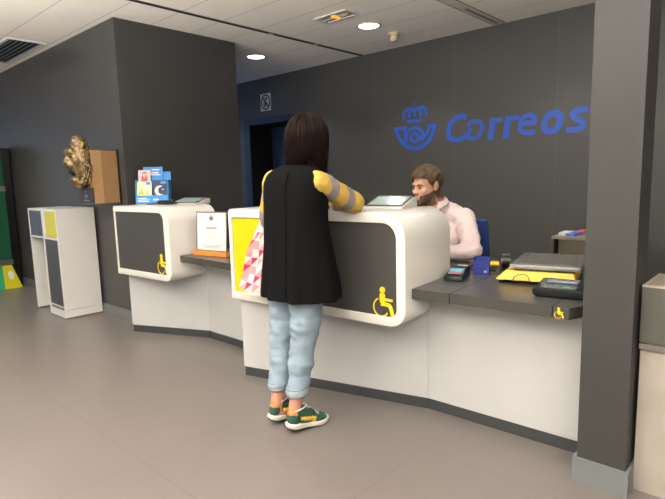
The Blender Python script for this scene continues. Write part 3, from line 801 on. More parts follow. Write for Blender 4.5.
# long vest
def sup(cx, cy, rx, ry, z, n=44, p=2.4, tw=0):
    o = []
    for k in range(n):
        a = 2*PI*k/n; c, s_ = math.cos(a), math.sin(a)
        o.append((cx+rx*abs(c)**(2/p)*math.copysign(1, c), cy+ry*abs(s_)**(2/p)*math.copysign(1, s_), z))
    return o
bm = B()
loft(bm, [sup(*r) for r in ((-1.985, 1.905, .238, .180, .712), (-1.988, 1.903, .222, .168, .84), (-1.99, 1.895, .200, .150, .98), (-1.99, 1.888, .186, .136, 1.12),
    (-1.983, 1.882, .190, .128, 1.24), (-1.980, 1.880, .196, .112, 1.32), (-1.980, 1.882, .186, .094, 1.368), (-1.980, 1.888, .125, .076, 1.405), (-1.976, 1.902, .070, .062, 1.420))])
bm = skin(bm, .011, 3)
def vd(co, n):
    a = math.atan2(co.y-1.89, co.x+1.99); low = max(0, min(1, (1.15-co.z)/.4))
    return low*(.009*math.sin(a*7+co.z*2)+.005*math.sin(a*13+1))+.005*nz(co, 7)
displace(bm, vd)
cut(bm, (0, 0, .722), (0, 0, -1))
ves = obj('long_vest', bm, M_VEST, wo, smooth=60)
bm = B(); tube(bm, [(-1.925, 1.785, 1.375), (-1.925, 1.758, 1.3), (-1.925, 1.756, 1.18), (-1.925, 1.748, 1.05), (-1.922, 1.735, .9), (-1.918, 1.726, .74)], .003, 6); obj('back_seam', bm, M_VEST, ves)
bm = B(); loft(bm, [sup(-1.977, 1.903, .070, .064, 1.400), sup(-1.972, 1.910, .062, .058, 1.436), sup(-1.972, 1.910, .056, .052, 1.434), sup(-1.977, 1.903, .062, .056, 1.400)], caps=(False, False)); obj('collar', bm, M_VEST, ves, smooth=180)
# jeans
def leg_rings(P, K, A, zc):
    out = []
    for t_ in [i/22 for i in range(23)]:
        z = P.z+(zc-P.z)*t_
        if z > K.z: f = (P.z-z)/(P.z-K.z); c = P.lerp(K, f); r = .098*(1-f)+.070*f
        else: f = (K.z-z)/(K.z-A.z); c = K.lerp(A, f); r = .070*(1-f)+.050*f
        out.append([(c.x+r*math.cos(2*PI*k/28), c.y+r*1.05*math.sin(2*PI*k/28), z) for k in range(28)])
    return out
bm = B()
for P, K, A, zc in ((PL, KL, AL, .188), (PR, KR, AR, .188)):
    b2 = B(); loft(b2, leg_rings(P, K, A, zc)); merge(bm, b2)
ell(bm, (-1.995, 1.885, .90), (.175, .125, .12))
bm = skin(bm, .009, 3)
def jd(co, n):
    k = 1 if co.z < .75 else .4
    return k*(.013*nz(Vector((co.x*8+co.z*4, co.y*8, co.z*15)), 1)+.007*nz(Vector((co.x*14, co.y*14+co.z*9, co.z*34+3)), 1))
displace(bm, jd)
cut(bm, (0, 0, .216), (0, 0, -1))
je = obj('jeans', bm, M_JEAN, wo, smooth=180)
for A, K in ((AL, KL), (AR, KR)):
    c = A.lerp(K, (.225-A.z)/(K.z-A.z)); R_ = lambda z, r: [(c.x+r*math.cos(2*PI*k/32)*1.0, c.y-.004+r*1.05*math.sin(2*PI*k/32), z+.006*math.sin(2*PI*k/32)) for k in range(32)]
    bm = B(); loft(bm, [R_(.204, .050), R_(.200, .054), R_(.206, .0585), R_(.232, .0600), R_(.244, .0595), R_(.246, .055)], caps=(False, False))
    for i in range(32): pass
    obj('cuff', bm, M_JEAN2, je, smooth=180)
    bm = B(); tube(bm, R_(.2445, .0598)+[R_(.2445, .0598)[0]], .0018, 5, 0); obj('cuff_stitch', bm, mat('dark_stitch', (70, 88, 104), .8), je)
# shoes
def shoe(A, deg, lift, label):
    M = Matrix.Translation((A.x, A.y-.052, 0)) @ Matrix.Rotation(math.radians(deg), 4, 'Z') @ Matrix.Translation((0, .19, 0)) @ Matrix.Rotation(-math.radians(lift), 4, 'X') @ Matrix.Translation((0, -.19, 0))
    # y from heel 0 to toe .25
    prof = [(-.012, .018), (.0, .029), (.03, .035), (.08, .032), (.12, .033), (.17, .042), (.21, .041), (.238, .030), (.25, .014)]
    pts = [(x, y) for y, x in prof]+[(-x*.92, y) for y, x in prof[::-1]]
    P2 = [tuple(p) for p in crom([Vector((x, y)) for x, y in pts], 4, True)]
    def ring(k, z, f=lambda y: 0): return [M @ Vector((x*k, .118+(y-.118)*(1+(k-1)*.4), z+f(y))) for x, y in P2]
    toe = lambda y: .014*max(0, (y-.17)/.08)**2+.008*max(0, (.02-y)/.03)
    bm = B(); loft(bm, [ring(.94, .0, toe), ring(1.0, .004, toe), ring(1.06, .020, toe), ring(1.02, .026, toe)]); so = obj('sole', bm, mat('sole_white', (226, 222, 208), .5), wo, smooth=60)
    bm = B(); loft(bm, [ring(.95, -.004, toe), ring(.99, .004, toe)]); obj('outsole', bm, M_BLACK, so)
    bm = B()
    S = lambda p: M @ Vector(p); R = M.to_3x3()
    ell(bm, S((0, .028, .060)), (.033, .042, .055), R); ell(bm, S((0, .10, .052)), (.035, .075, .046), R); ell(bm, S((.001, .185, .036)), (.039, .058, .026), R)
    cap(bm, S((0, .03, .085)), S((0, .12, .072)), .029, .031)
    bm = skin(bm, .006, 4)
    Mi = M.inverted()
    cut(bm, M @ Vector((0, 0, .020)), -(R @ Vector((0, 0, 1))))
    cut(bm, M @ Vector((0, .03, .104)), (R @ Vector((0, -.30, 1))).normalized())
    src = bm.copy()
    up = obj('upper', bm, mat('shoe_green', (38, 78, 62), .7, var=.1, bump=.1, bscale=150), wo, smooth=180)
    def loc(c): return Mi @ c
    def str_(c):
        l = loc(c); return abs(l.x) > .018 and abs(l.z-(.052-.10*(l.y-.10))) < .010 and .055 < l.y < .15 or (abs(l.x) > .018 and .135 < l.y < .155 and .03 < l.z < .052)
    shell(src, str_, lambda c: .002, .002, up, 'side_stripe', mat('shoe_yellow', (238, 178, 40), .6))
    shell(src, lambda c: loc(c).y < .030 and loc(c).z > .078, lambda c: .003, .003, up, 'heel_tab', mat('shoe_orange', (212, 120, 60), .6))
    shell(src, lambda c: loc(c).y > .195, lambda c: .0015, .0015, up, 'toe_cap', mat('shoe_suede', (58, 92, 76), .85))
    shell(src, lambda c: abs(loc(c).x) < .014 and .10 < loc(c).y < .185 and loc(c).z > .045, lambda c: .0025, .002, up, 'tongue', mat('tongue_grey', (176, 172, 160), .7))
    bm = B()
    for i in range(5):
        y = .112+i*.016; z = .101-.0082*i
        tube(bm, [S((-.020, y, z-.010)), S((0, y+.004, z)), S((.020, y, z-.010))], .0026, 6)
    obj('laces', bm, mat('lace', (214, 208, 196), .8), up, smooth=True)
    bm = B(); tube(bm, [S((.026*math.cos(a), .048+.050*math.sin(a), .107+.014*math.sin(a))) for a in [2*PI*i/14 for i in range(15)]], .0045, 6, 2); obj('ankle_lining', bm, mat('lining', (222, 206, 200), .8), up, smooth=True)
    src.free()
shoe(AL, -3, 9, ''); shoe(AR, -10, 8, '')
# hair: a base volume and strands falling from the crown
hb = Vector((-1.955, 1.962, 0))
bm = B()
ell(bm, (-1.955, 1.955, 1.570), (.093, .107, .099)); ell(bm, (-1.958, 1.922, 1.505), (.086, .074, .090)); 
ell(bm, (-1.880, 1.965, 1.495), (.024, .058, .10)); ell(bm, (-2.030, 1.965, 1.50), (.024, .055, .09))
bm = skin(bm, .009, 4)
displace(bm, lambda co, n: .006*nz(Vector((co.x*40, co.y*40, co.z*6)), 1))
hair = obj('hair', bm, M_DHAIR, wo, smooth=180)
bm = B(); rnd = random.Random(3)
for i in range(1500):
    a = rnd.uniform(-.36*PI, 1.36*PI)+PI  # measured so that the face side (+Y) stays open
    ca, sa = math.cos(a), math.sin(a)
    rx, ry = .101+rnd.uniform(-.009, .009), .115+rnd.uniform(-.012, .009)
    top = 1.676+rnd.uniform(-.010, .012); side = max(0, sa+.2)
    zb = 1.425+rnd.uniform(-.025, .035)-(.065*rnd.random()+.015 if ca > .45 and sa > -.2 else 0)
    c0 = Vector((-1.955, 1.955, 0)); pts = []
    r0 = rnd.uniform(.05, .5)
    for k in range(5):
        th = r0+(PI/2-r0)*k/4
        pts.append(c0+Vector((rx*ca*math.sin(th), ry*sa*math.sin(th), 1.568+(top-1.568)*math.cos(th))))
    zz = 1.568
    tx = rnd.uniform(-.006, .006)
    for k in (1, 2, 3):
        z = zz+(zb-zz)*k/3; f = 1-(.13 if ca < .3 else .08)*(k/3)**2-.05*rnd.random()*k/3
        pts.append(c0+Vector((rx*ca*f+tx*k*.7+.003*math.sin(i*1.7+k)-.004*k, ry*sa*f+(-.012*k/3 if sa < 0 else 0), z)))
    tube(bm, pts, lambda s: .0026*(1-.8*s), 4, 2)
obj('hair_strands', bm, M_DHAIR, hair, smooth=180)

# tote bag hanging from the left arm
t = thing('tote_bag', (-2.44, 1.99, .66), 'cream tote bag with pink and crimson triangles hanging beside the black vest', 'bag')
rows = 9
M_T = [mat('tote_cream', (236, 224, 212), .8), mat('tote_pink', (232, 150, 152), .8), mat('tote_crimson', (206, 36, 92), .8)]
def tp(i, j, d):
    f = i/rows; z = 1.145-f*.47+(-.045*j/5 if i == rows else -.03*f*j/5)
    xl = -2.372-.255*f**.85; xr = -2.285+.02*f
    x = xl+(xr-xl)*j/5
    return Vector((x, 1.985+.010*math.sin(j*1.3+i)+.015*f-.0*d+d*(.5+f), z))
bm = B(); rr = random.Random(5)
V0 = [[bm.verts.new(tp(i, j, -.022)) for j in range(6)] for i in range(rows+1)]
V1 = [[bm.verts.new(tp(i, j, .022)) for j in range(6)] for i in range(rows+1)]
for i in range(rows):
    for j in range(5):
        pl_ = i > 1
        c1 = 2 if (pl_ and (i+j) % 3 == 0) else (1 if pl_ and (i+j) % 3 == 1 else 0); c2 = 0 if (i*j) % 3 else (1 if pl_ else 0)
        for V, fl in ((V0, 0), (V1, 1)):
            newf(bm, (V[i][j], V[i+1][j], V[i][j+1]), c1); newf(bm, (V[i][j+1], V[i+1][j], V[i+1][j+1]), c2)
for i in range(rows):
    for j in (0, 5): newf(bm, (V0[i][j], V1[i][j], V1[i+1][j], V0[i+1][j]), 0)
for j in range(5): newf(bm, (V0[rows][j], V0[rows][j+1], V1[rows][j+1], V1[rows][j]), 1)
obj('bag_body', bm, M_T, t)
bm = B()
for y in (1.968, 2.000): tube(bm, [(-2.365, y, 1.14), (-2.335, y-.03, 1.19), (-2.285, 1.975, 1.205), (-2.25, y-.03, 1.17), (-2.292, y, 1.135)], .006, 6)
obj('handles', bm, M_T[0], t, smooth=True)

# ---- clerk seated behind the middle counter
ma = thing('person', (-1.91, 3.38, 0), 'seated bearded clerk with short brown hair and pale pink shirt behind the counter', 'person')
HM = Matrix.Translation((-1.965, 3.120, 1.268)) @ Matrix.Rotation(-.27, 4, 'Z') @ Matrix.Rotation(.10, 4, 'X')
HS = 1.03
bm = B(); head_blob(bm, HM, HS)
MSL, MSR = Vector((-1.775, 3.31, 1.035)), Vector((-2.075, 3.33, 1.035))
MEL, MER = Vector((-1.655, 3.215, .835)), Vector((-2.185, 3.22, .835))
MWL, MWR = Vector((-1.885, 3.10, .800)), Vector((-2.06, 3.08, .800))
cap(bm, (-1.925, 3.27, 1.08), (-1.955, 3.18, 1.21), .062, .056)
ell(bm, (-1.915, 3.345, .93), (.17, .095, .20)); ell(bm, (-1.915, 3.40, .66), (.15, .10, .18)); ell(bm, (-1.915, 3.42, .55), (.17, .13, .09))
for a, b, c in ((MSL, MEL, MWL), (MSR, MER, MWR)):
    cap(bm, a, b, .048, .040); cap(bm, b, c, .040, .027)
hand_blob(bm, MWL, (-.85, -.5, -.08), (0, 0, 1), -1, 1, .3); hand_blob(bm, MWR, (.35, -.9, -.08), (0, 0, 1), 1, 1, .3)
for k in (-1, 1):
    hip = Vector((-1.915+k*.09, 3.40, .545)); kn = Vector((-1.915+k*.13, 2.98, .50)); an = Vector((-1.915+k*.13, 3.02, .10))
    cap(bm, hip, kn, .078, .055); cap(bm, kn, an, .052, .036); ell(bm, an+Vector((0, -.06, -.06)), (.04, .12, .035))
bm = skin(bm, .007, 2, .4)
src = bm.copy()
mb = obj('body', bm, M_SKIN, ma, smooth=180)
face_bits(ma, mb, HM, HS, M_BEARD)
HMi = HM.inverted()
lc_ = lambda c: (HMi @ c)/HS
def beard(c):
    l = lc_(c)
    if l.z < -.125 or l.y > .022 or abs(l.x) > .085: return False
    if l.z > -.058+(l.y+.10)*.27: return False
    if abs(l.x) < .021 and -.079 < l.z < -.056 and l.y < -.08: return False
    return True
shell(src, beard, lambda c: .0022+.0022*nz(c, 120), .003, mb, 'beard', M_BEARD)
def hairp(c):
    l = lc_(c)
    if l.z < -.075: return False
    h = .064 if l.y < -.058 else (.064-(l.y+.058)*1.15 if l.y < 0 else -.003-(l.y)*2.4)
    if abs(l.x) > .074 and l.y < .036: h = max(h, .034)
    return l.z > h
def hoff(c):
    l = lc_(c); return (.012+.014*max(0, l.z*9)+.010*nz(c, 45))
hm = shell(src, hairp, hoff, .012, mb, 'hair', M_BHAIR)
bm = B(); src.normal_update()
fs = [f for f in src.faces if hairp(f.calc_center_median())]
for i in range(620):
    f = rnd.choice(fs); c = f.calc_center_median(); n = f.normal; l = lc_(c)
    flow = HM.to_3x3() @ Vector((.35*(1 if l.x > -.01 else -1)+rnd.uniform(-.3, .3), -.75 if l.z > .07 else .25, -.2 if l.z > .07 else -.9)); flow = (flow-n*flow.dot(n)).normalized()
    o_ = hoff(c); p = c+n*(o_-.003)
    tube(bm, [p, p+flow*.014+n*.005, p+flow*.030+n*.001], lambda s: .0022*(1-.7*s), 4, 2)
obj('hair_strands', bm, M_BHAIR, hm, smooth=180)
src.free()
# shirt
bm = B()
ell(bm, (-1.915, 3.345, .93), (.185, .115, .215)); ell(bm, (-1.915, 3.395, .70), (.175, .125, .19)); cap(bm, MSL, MSR, .068, .068)
cap(bm, (-1.925, 3.30, 1.06), (-1.940, 3.235, 1.145), .088, .066)
for q in (MSL, MSR): cap(bm, (-1.925, 3.29, 1.095), q+Vector((0, 0, -.005)), .068, .064)
for a, b, c in ((MSL, MEL, MWL), (MSR, MER, MWR)):
    cap(bm, a, b, .074, .060); cap(bm, b, c, .060, .038)
bm = skin(bm, .010, 4)
def sd(co, n):
    q = Vector((co.x*.9+co.z*.6, co.y, co.z*1.4-co.x*.5))
    return .009*(1-abs(nz(q, 13))*2.2)*.6+.004*nz(co, 30)
displace(bm, sd)
cut(bm, (0, 0, .56), (0, 0, -1))
cut(bm, (-1.940, 3.225, 1.168), Vector((-.05, -.45, 1)).normalized())
sh = obj('shirt', bm, M_SHIRT, ma, smooth=180)
Cc = Vector((-1.940, 3.220, 1.166))
bm = B()
for k in (-1, 1):
    r1 = [Cc+Vector((k*.070*math.cos(a), -.072*math.sin(a), .012-.020*math.sin(a))) for a in (-1.4, -.9, -.4, .1, .6, 1.05, 1.4)]
    r2 = [Cc+Vector((k*.092*math.cos(a), -.090*math.sin(a)-.004, -.030-.028*math.sin(a)-(.02 if a > 1 else 0))) for a in (-1.4, -.9, -.4, .1, .6, 1.05, 1.25)]
    A1 = [bm.verts.new(p) for p in r1]; A2 = [bm.verts.new(p) for p in r2]
    for i in range(6): newf(bm, (A1[i], A1[i+1], A2[i+1], A2[i]))
bm = evalmesh(bm, [('SOLIDIFY', dict(thickness=.004)), ('SUBSURF', dict(levels=1))])
obj('collar', bm, M_SHIRT, sh, smooth=180)
for wv, ev in ((MWL, MEL), (MWR, MER)):
    d = (wv-ev).normalized(); obj('shirt_cuff', cyl(B(), wv-d*.045, wv-d*.0, .041, .039, 24), M_SHIRT, sh, smooth=40)
bm = B()
for k in (-1, 1):
    hip = Vector((-1.915+k*.09, 3.40, .545)); kn = Vector((-1.915+k*.13, 2.98, .50)); an = Vector((-1.915+k*.13, 3.02, .12))
    cap(bm, hip, kn, .092, .070); cap(bm, kn, an, .066, .056)
ell(bm, (-1.915, 3.41, .56), (.185, .14, .10))
bm = skin(bm, .012, 4); displace(bm, lambda co, n: .006*nz(co, 14)); obj('trousers', bm, mat('trousers_navy', (40, 44, 56), .8), ma, smooth=180)
for k in (-1, 1):
    bm = B(); ell(bm, (-1.915+k*.13, 2.95, .045), (.048, .135, .04)); cap(bm, (-1.915+k*.13, 3.02, .06), (-1.915+k*.13, 3.02, .10), .045, .042); bm = skin(bm, .008, 3); cut(bm, (0, 0, .004), (0, 0, -1)); obj('shoe', bm, M_BLACK, ma, smooth=180)
# office chair
t = thing('office_chair', (-1.90, 3.5, 0), 'blue upholstered office chair carrying the seated clerk', 'chair')
bm = B(); box(bm, -2.13, -1.67, 3.24, 3.68, .40, .452, .03); obj('seat', bm, M_BLUEC, t, smooth=60)
bm = B(); n = 9; rg = []
for i in range(n+1):
    z = .58+.43*i/n; w_ = .225*(1-.12*abs(i/n-.45)**1.2); 
    rg.append([Vector((-1.955+w_*u, 3.60-.05*(1-u*u)*-1-.03*(i/n), z)) for u in (-1, -.8, -.4, 0, .4, .8, 1)]+[Vector((-1.955+w_*u, 3.65+.05*(1-u*u)-.03*(i/n), z)) for u in (1, .8, .4, 0, -.4, -.8, -1)])
loft(bm, rg); bm = evalmesh(bm, [('BEVEL', dict(width=.015, segments=2, limit_method='ANGLE', angle_limit=.7))]); obj('backrest', bm, M_BLUEC, t, smooth=60)
bm = B(); tube(bm, [(-1.89, 3.62, .43), (-1.89, 3.74, .47), (-1.89, 3.735, .8)], .018, 8); obj('back_support', bm, M_BLACK, t, smooth=True)
obj('gas_column', cyl(B(), (-1.9, 3.48, .09), (-1.9, 3.48, .40), .026), M_BLACK, t, smooth=40)
for k in range(5):
    a = 2*PI*k/5+.3; e = Vector((-1.9+.27*math.cos(a), 3.48+.27*math.sin(a), .075))
    lg = obj('leg', cyl(B(), (-1.9, 3.48, .10), e, .024, .015, 10), M_BLACK, t, smooth=True)
    obj('caster', cyl(B(), e+Vector((-.02, 0, -.048)), e+Vector((.02, 0, -.048)), .026, n=16), M_BLACK, lg, smooth=40)

# ------------------------------------------------------------------ things on the counters
def wedge_terminal(o, deg, w_, d_, h0, h1, label):
    t = thing('signature_terminal', o, label, 'terminal')
    F = frame_at(o, deg); f = lambda x, y, z: F(x, z, -y)
    bm = B(); pr = [(0, 0), (d_, 0), (d_, h1), (d_*.86, h1), (0, h0)]
    A = [bm.verts.new(f(0, y, z)) for y, z in pr]; C = [bm.verts.new(f(w_, y, z)) for y, z in pr]
    newf(bm, A); newf(bm, C[::-1])
    for i in range(5): newf(bm, (A[i], C[i], C[(i+1) % 5], A[(i+1) % 5]))
    bmesh.ops.bevel(bm, geom=list(bm.edges), offset=.003, segments=2, affect='EDGES'); obj('wedge_body', bm, M_WHITE, t, smooth=40)
    def sl(u, s, e): return f(u, s*d_*.86, h0+(h1-h0)*s+e)
    def quad(u0, u1, s0, s1, e0, e1): 
        b = B(); loft(b, [[sl(u0, s0, e0), sl(u1, s0, e0), sl(u1, s1, e0), sl(u0, s1, e0)], [sl(u0, s0, e1), sl(u1, s0, e1), sl(u1, s1, e1), sl(u0, s1, e1)]]); return b
    be = obj('bezel', quad(.012, w_-.012, .10, 1.0, .0005, .006), mat('bezel_dark', (70, 72, 72), .3), t)
    obj('screen', quad(.026, w_-.026, .18, .86, .006, .0075), mat('screen_grey', (176, 196, 196), .12), be)
    return t
wedge_terminal((-1.955, 2.405, 1.160), 8, .26, .20, .008, .062, 'white sloped signature terminal on top of the middle raised counter')
wedge_terminal((-4.18, 2.44, 1.151), 12, .30, .19, .006, .045, 'white sloped signature terminal on top of the left raised counter')
# cable and scanner on left counter
t = thing('barcode_scanner', (-4.27, 2.38, 1.151), 'black handheld scanner with coiled cable beside the blue leaflet holder', 'scanner')
bm = B(); cap(bm, (-4.30, 2.40, 1.171), (-4.16, 2.42, 1.172), .016, .018); ell(bm, (-4.13, 2.425, 1.178), (.035, .024, .024)); bm = skin(bm, .006, 2); obj('grip', bm, M_BLACK, t, smooth=180)
bm = B(); tube(bm, [(-4.30, 2.40, 1.17), (-4.38, 2.36, 1.158), (-4.34, 2.30, 1.156), (-4.22, 2.33, 1.157), (-4.10, 2.38, 1.156), (-4.02, 2.42, 1.165)], .004, 6); obj('cable', bm, M_BLACK, t, smooth=True)
props(obj('stapler', box(B(), -3.98, -3.90, 2.54, 2.56, 1.151, 1.178, .006), M_BLACK), 'small black stapler at the right end of the left raised counter', 'stapler')

# leaflet holder
t = thing('leaflet_holder', (-4.33, 2.40, 1.151), 'bright blue cardboard leaflet holder on the left raised counter', 'leaflet holder')
LF = frame_at((-4.565, 2.33, 1.151), 42, 8)
M_CY = mat('holder_blue', (20, 142, 222), .45); M_CY2 = mat('holder_blue_light', (60, 170, 236), .45)
obj('tray_front', rect(B(), 0, .30, 0, .075, LF, .03, .006), M_CY, t)
obj('tray_back', rect(B(), -.005, .30, 0, .30, LF, -.05, .006), M_CY, t)
bm = B(); rect(bm, 0, .004, 0, .22, LF, -.046, .08); rect(bm, .296, .30, 0, .22, LF, -.046, .08); obj('tray_side', bm, M_CY2, t)
obj('tray_base', rect(B(), 0, .30, 0, .006, LF, -.05, .085), M_CY, t)
bm = B(); rect(bm, .02, .10, .045, .052, LF, .036, .001); rect(bm, .02, .13, .03, .037, LF, .036, .001); rect(bm, .02, .12, .015, .022, LF, .036, .001); rect(bm, .16, .21, .03, .042, LF, .036, .001)
obj('tray_print', bm, M_PAPER, t)
def discd(b, c, rx, ry, F, d): return disc(b, c, rx, ry, lambda u, v, e: F(u, v, d+e), .001)
def leaflet(u0, u1, v0, v1, d, c, art, label, base=None):
    o = thing('leaflet', LF((u0+u1)/2, v0, d), label, 'leaflet', None)
    obj('card', rect(B(), u0, u1, v0, v1, LF, d, .003), c, o)
    for nm, m, fn in art:
        b = B(); fn(b, d+.003); obj(nm, b, m, o)
leaflet(.05, .23, .20, .345, -.035, M_CY, [('print', M_PAPER, lambda b, d: (rect(b, .13, .20, .315, .322, LF, d, .001), rect(b, .12, .19, .285, .295, LF, d, .001), rect(b, .12, .21, .268, .276, LF, d, .001)))], 'rearmost blue leaflet standing in the blue holder')
leaflet(.012, .125, .17, .315, -.015, mat('leaf_pinkish', (206, 190, 188), .5), [
    ('portrait', mat('portrait_pink', (196, 84, 96), .5), lambda b, d: (discd(b, (.068, .235), .030, .045, LF, d-.0004),)),
    ('portrait_face', mat('portrait_skin', (214, 166, 140), .5), lambda b, d: (discd(b, (.068, .268), .017, .024, LF, d+.001),)),
    ('portrait_hair', mat('portrait_hair', (70, 44, 36), .5), lambda b, d: (discd(b, (.068, .284), .020, .014, LF, d+.0003),))], 'pale leaflet with a small portrait in the blue holder')
leaflet(.005, .142, .07, .205, .012, mat('leaf_cream', (236, 228, 184), .5), [
    ('tree_art', mat('leaf_yellowgreen', (200, 204, 80), .5), lambda b, d: (poly(b, [(.02, .085), (.075, .085), (.047, .15)], LF, d, .001), poly(b, [(.08, .085), (.12, .085), (.10, .13)], LF, d, .001))),
    ('logo_tab', M_CY, lambda b, d: rect(b, .09, .13, .175, .20, LF, d, .001))], 'cream leaflet with yellow-green trees in the blue holder')
leaflet(.150, .292, .07, .215, .012, mat('leaf_night', (24, 44, 92), .5), [
    ('moon_art', M_PAPER, lambda b, d: ribbon(b, [(.235, .160), (.198, .150), (.185, .115), (.205, .082), (.245, .078)], lambda s: .006+.026*math.sin(PI*s), lambda u, v, e: LF(u, v, d+e), .001)),
    ('star_art', M_PAPER, lambda b, d: discd(b, (.245, .13), .006, .006, LF, d)),
    ('logo_tab', M_CY, lambda b, d: rect(b, .225, .275, .18, .205, LF, d, .001))], 'dark blue leaflet with a white moon in the blue holder')

# framed notice on wooden foot
t = thing('framed_notice', (-3.50, 2.36, .757), 'silver-framed white notice standing in an orange wooden foot on the low desk', 'notice')
NF = frame_at((-3.655, 2.35, .790), 10, 4)
bm = B(); w_, h_ = .335, .315
for a in ((0, w_, 0, .009), (0, w_, h_-.009, h_), (0, .009, .009, h_-.009), (w_-.009, w_, .009, h_-.009)): rect(bm, *a, NF, 0, .010)
obj('frame', bm, M_SILVER, t)
sheet = obj('notice_sheet', rect(B(), .009, w_-.009, .009, h_-.009, NF, .001, .005), M_PAPER, t)
M_INK = mat('ink_grey', (120, 118, 118), .7)
bm = B(); disc(bm, (.165, .262), .024, .018, NF, .0066); rect(bm, .148, .182, .285, .292, NF, .006, .001); obj('emblem', bm, M_INK, sheet)
bm = B()
for v, a, b_ in ((.178, .11, .225), (.186, .11, .225)): rect(bm, a, b_, v, v+.005, NF, .006, .0008)
rr = random.Random(2)
for v, a, b_, wd in ((.205, .09, .235, .003), (.146, .085, .25, .003), (.118, .12, .21, .003), (.102, .145, .19, .003), (.046, .07, .27, .004), (.036, .07, .27, .004), (.026, .09, .25, .004)):
    u = a
    while u < b_:
        l_ = rr.uniform(.008, .024); rect(bm, u, min(b_, u+l_), v, v+wd, NF, .006, .0008); u += l_+.005
obj('print_lines', bm, M_INK, sheet)
bm = B(); BF = frame_at((-3.67, 2.335, .757), 10)
def bxf(bm, F, u0, u1, d0, d1, v0, v1, bev=0):
    tt = B()
    box(tt, u0, u1, d0, d1, v0, v1, bev)
    for v in tt.verts: v.co = F(v.co.x, v.co.z, -v.co.y)
    merge(bm, tt)
bxf(bm, BF, 0, .375, -.03, .045, 0, .034, .006); obj('wooden_foot', bm, M_WOOD, t)
# black desk phone half hidden behind the notice
t = thing('desk_phone', (-3.20, 2.62, .757), 'black desk phone partly hidden between the notice and the middle counter', 'phone')
bm = B(); PFm = frame_at((-3.34, 2.56, .757), 8); bxf(bm, PFm, 0, .22, 0, .19, 0, .05, .008); obj('phone_body', bm, M_BLACK, t)
bm = B(); bxf(bm, frame_at((-3.34, 2.66, .80), 8, -35), .04, .22, 0, .02, 0, .20, .006); obj('display_panel', bm, mat('phone_grey', (60, 66, 74), .25), t)
bm = B(); tube(bm, [(-3.32, 2.60, .815), (-3.325, 2.66, .84), (-3.33, 2.74, .825)], .016, 8); obj('handset', bm, M_BLACK, t, smooth=True)

# parcel scale
sx, sy, sdeg = -1.235, 2.665, 13
t = thing('parcel_scale', (-1.03, 2.88, .757), 'yellow parcel scale with steel weighing plate on the low desk', 'scale')
SFr = frame_at((sx, sy, .757), sdeg)
bm = B(); tt = B()
loft(tt, [[(0, -.02, .018), (.40, -.02, .018), (.40, .46, .018), (0, .46, .018)], [(.05, .01, .068), (.39, .0, .068), (.39, .45, .068), (.05, .45, .068)]])
for v in tt.verts: v.co = SFr(v.co.x, v.co.z, -v.co.y)
merge(bm, tt); bmesh.ops.bevel(bm, geom=list(bm.edges), offset=.005, segments=2, affect='EDGES'); obj('yellow_base', bm, M_SCALEY, t, smooth=40)
bm = B(); bxf(bm, SFr, .09, .39, .03, .43, .068, .078); obj('plate_support', bm, M_BLACK, t)
bm = B(); bxf(bm, SFr, .072, .420, -.005, .47, .078, .104, .010); pl_ = obj('weighing_plate', bm, M_STEEL, t, smooth=40)
bm = B()
bxf(bm, SFr, .115, .378, .035, .43, .104, .106, .001); obj('plate_mat', bm, mat('plate_inlay', (128, 124, 116), .4, .6, bump=.2, bscale=200), pl_)
for u, d in ((.03, .0), (.37, .0), (.03, .43), (.37, .43)):
    p = SFr(u, 0, -d); obj('foot', cyl(B(), (p.x, p.y, .757), (p.x, p.y, .777), .014, n=14), M_BLACK, t, smooth=40)
bm = B(); p = lambda u, v, d: SFr(u, v, -d)
tube(bm, [p(.10, .004, -.02), p(.10, .035, -.055), p(.13, .060, -.06), p(.17, .056, -.062), p(.19, .02, -.07), p(.20, .004, -.03)], .0028, 6)
props(obj('scale_cable', bm, M_BLACK, smooth=True), 'thin black cable looping up in front of the yellow scale', 'cable')

# customer display (right)
t = thing('pin_terminal', (-.88, 2.62, .757), 'large black card terminal with green-lit keys at the corner of the low desk', 'card terminal')
TFm = frame_at((-.948, 2.440, .757), 8)
bm = B(); tt = B()
loft(tt, [[(0.01, 0.01, 0), (.215, .01, 0), (.215, .22, 0), (.01, .22, 0)], [(0, 0, .016), (.225, 0, .016), (.225, .23, .016), (0, .23, .016)], [(0, 0, .038), (.225, 0, .038), (.225, .23, .050), (0, .23, .050)], [(.012, .012, .044), (.213, .012, .044), (.213, .218, .056), (.012, .218, .056)]])
for v in tt.verts: v.co = TFm(v.co.x, v.co.z, -v.co.y)
merge(bm, tt); bmesh.ops.bevel(bm, geom=list(bm.edges), offset=.004, segments=2, affect='EDGES'); obj('case', bm, M_BLACK, t, smooth=40)
bm = B(); bxf(bm, TFm, .04, .185, .10, .20, .046, .0585, .002); obj('display', bm, mat('display_blue', (70, 86, 110), .15), t)
kb = B(); bxf(kb, TFm, .035, .19, .015, .085, .044, .0505, .002); kp = obj('keypad', kb, mat('keypad_grey', (96, 98, 98), .5), t)
bm = B(); bxf(bm, TFm, .13, .165, .022, .045, .0505, .0535, .001); obj('green_key', bm, mat('green_key', (60, 190, 130), .4), kp)
bm = B()
for i in range(3):
    for j in range(3): bxf(bm, TFm, .045+i*.024, .062+i*.024, .022+j*.02, .035+j*.02, .0505, .0525)
obj('keys', bm, M_SKIRT, kp)
bm = B(); bxf(bm, TFm, .2245, .2265, .03, .11, .012, .040); obj('side_label', bm, M_PAPER, t)
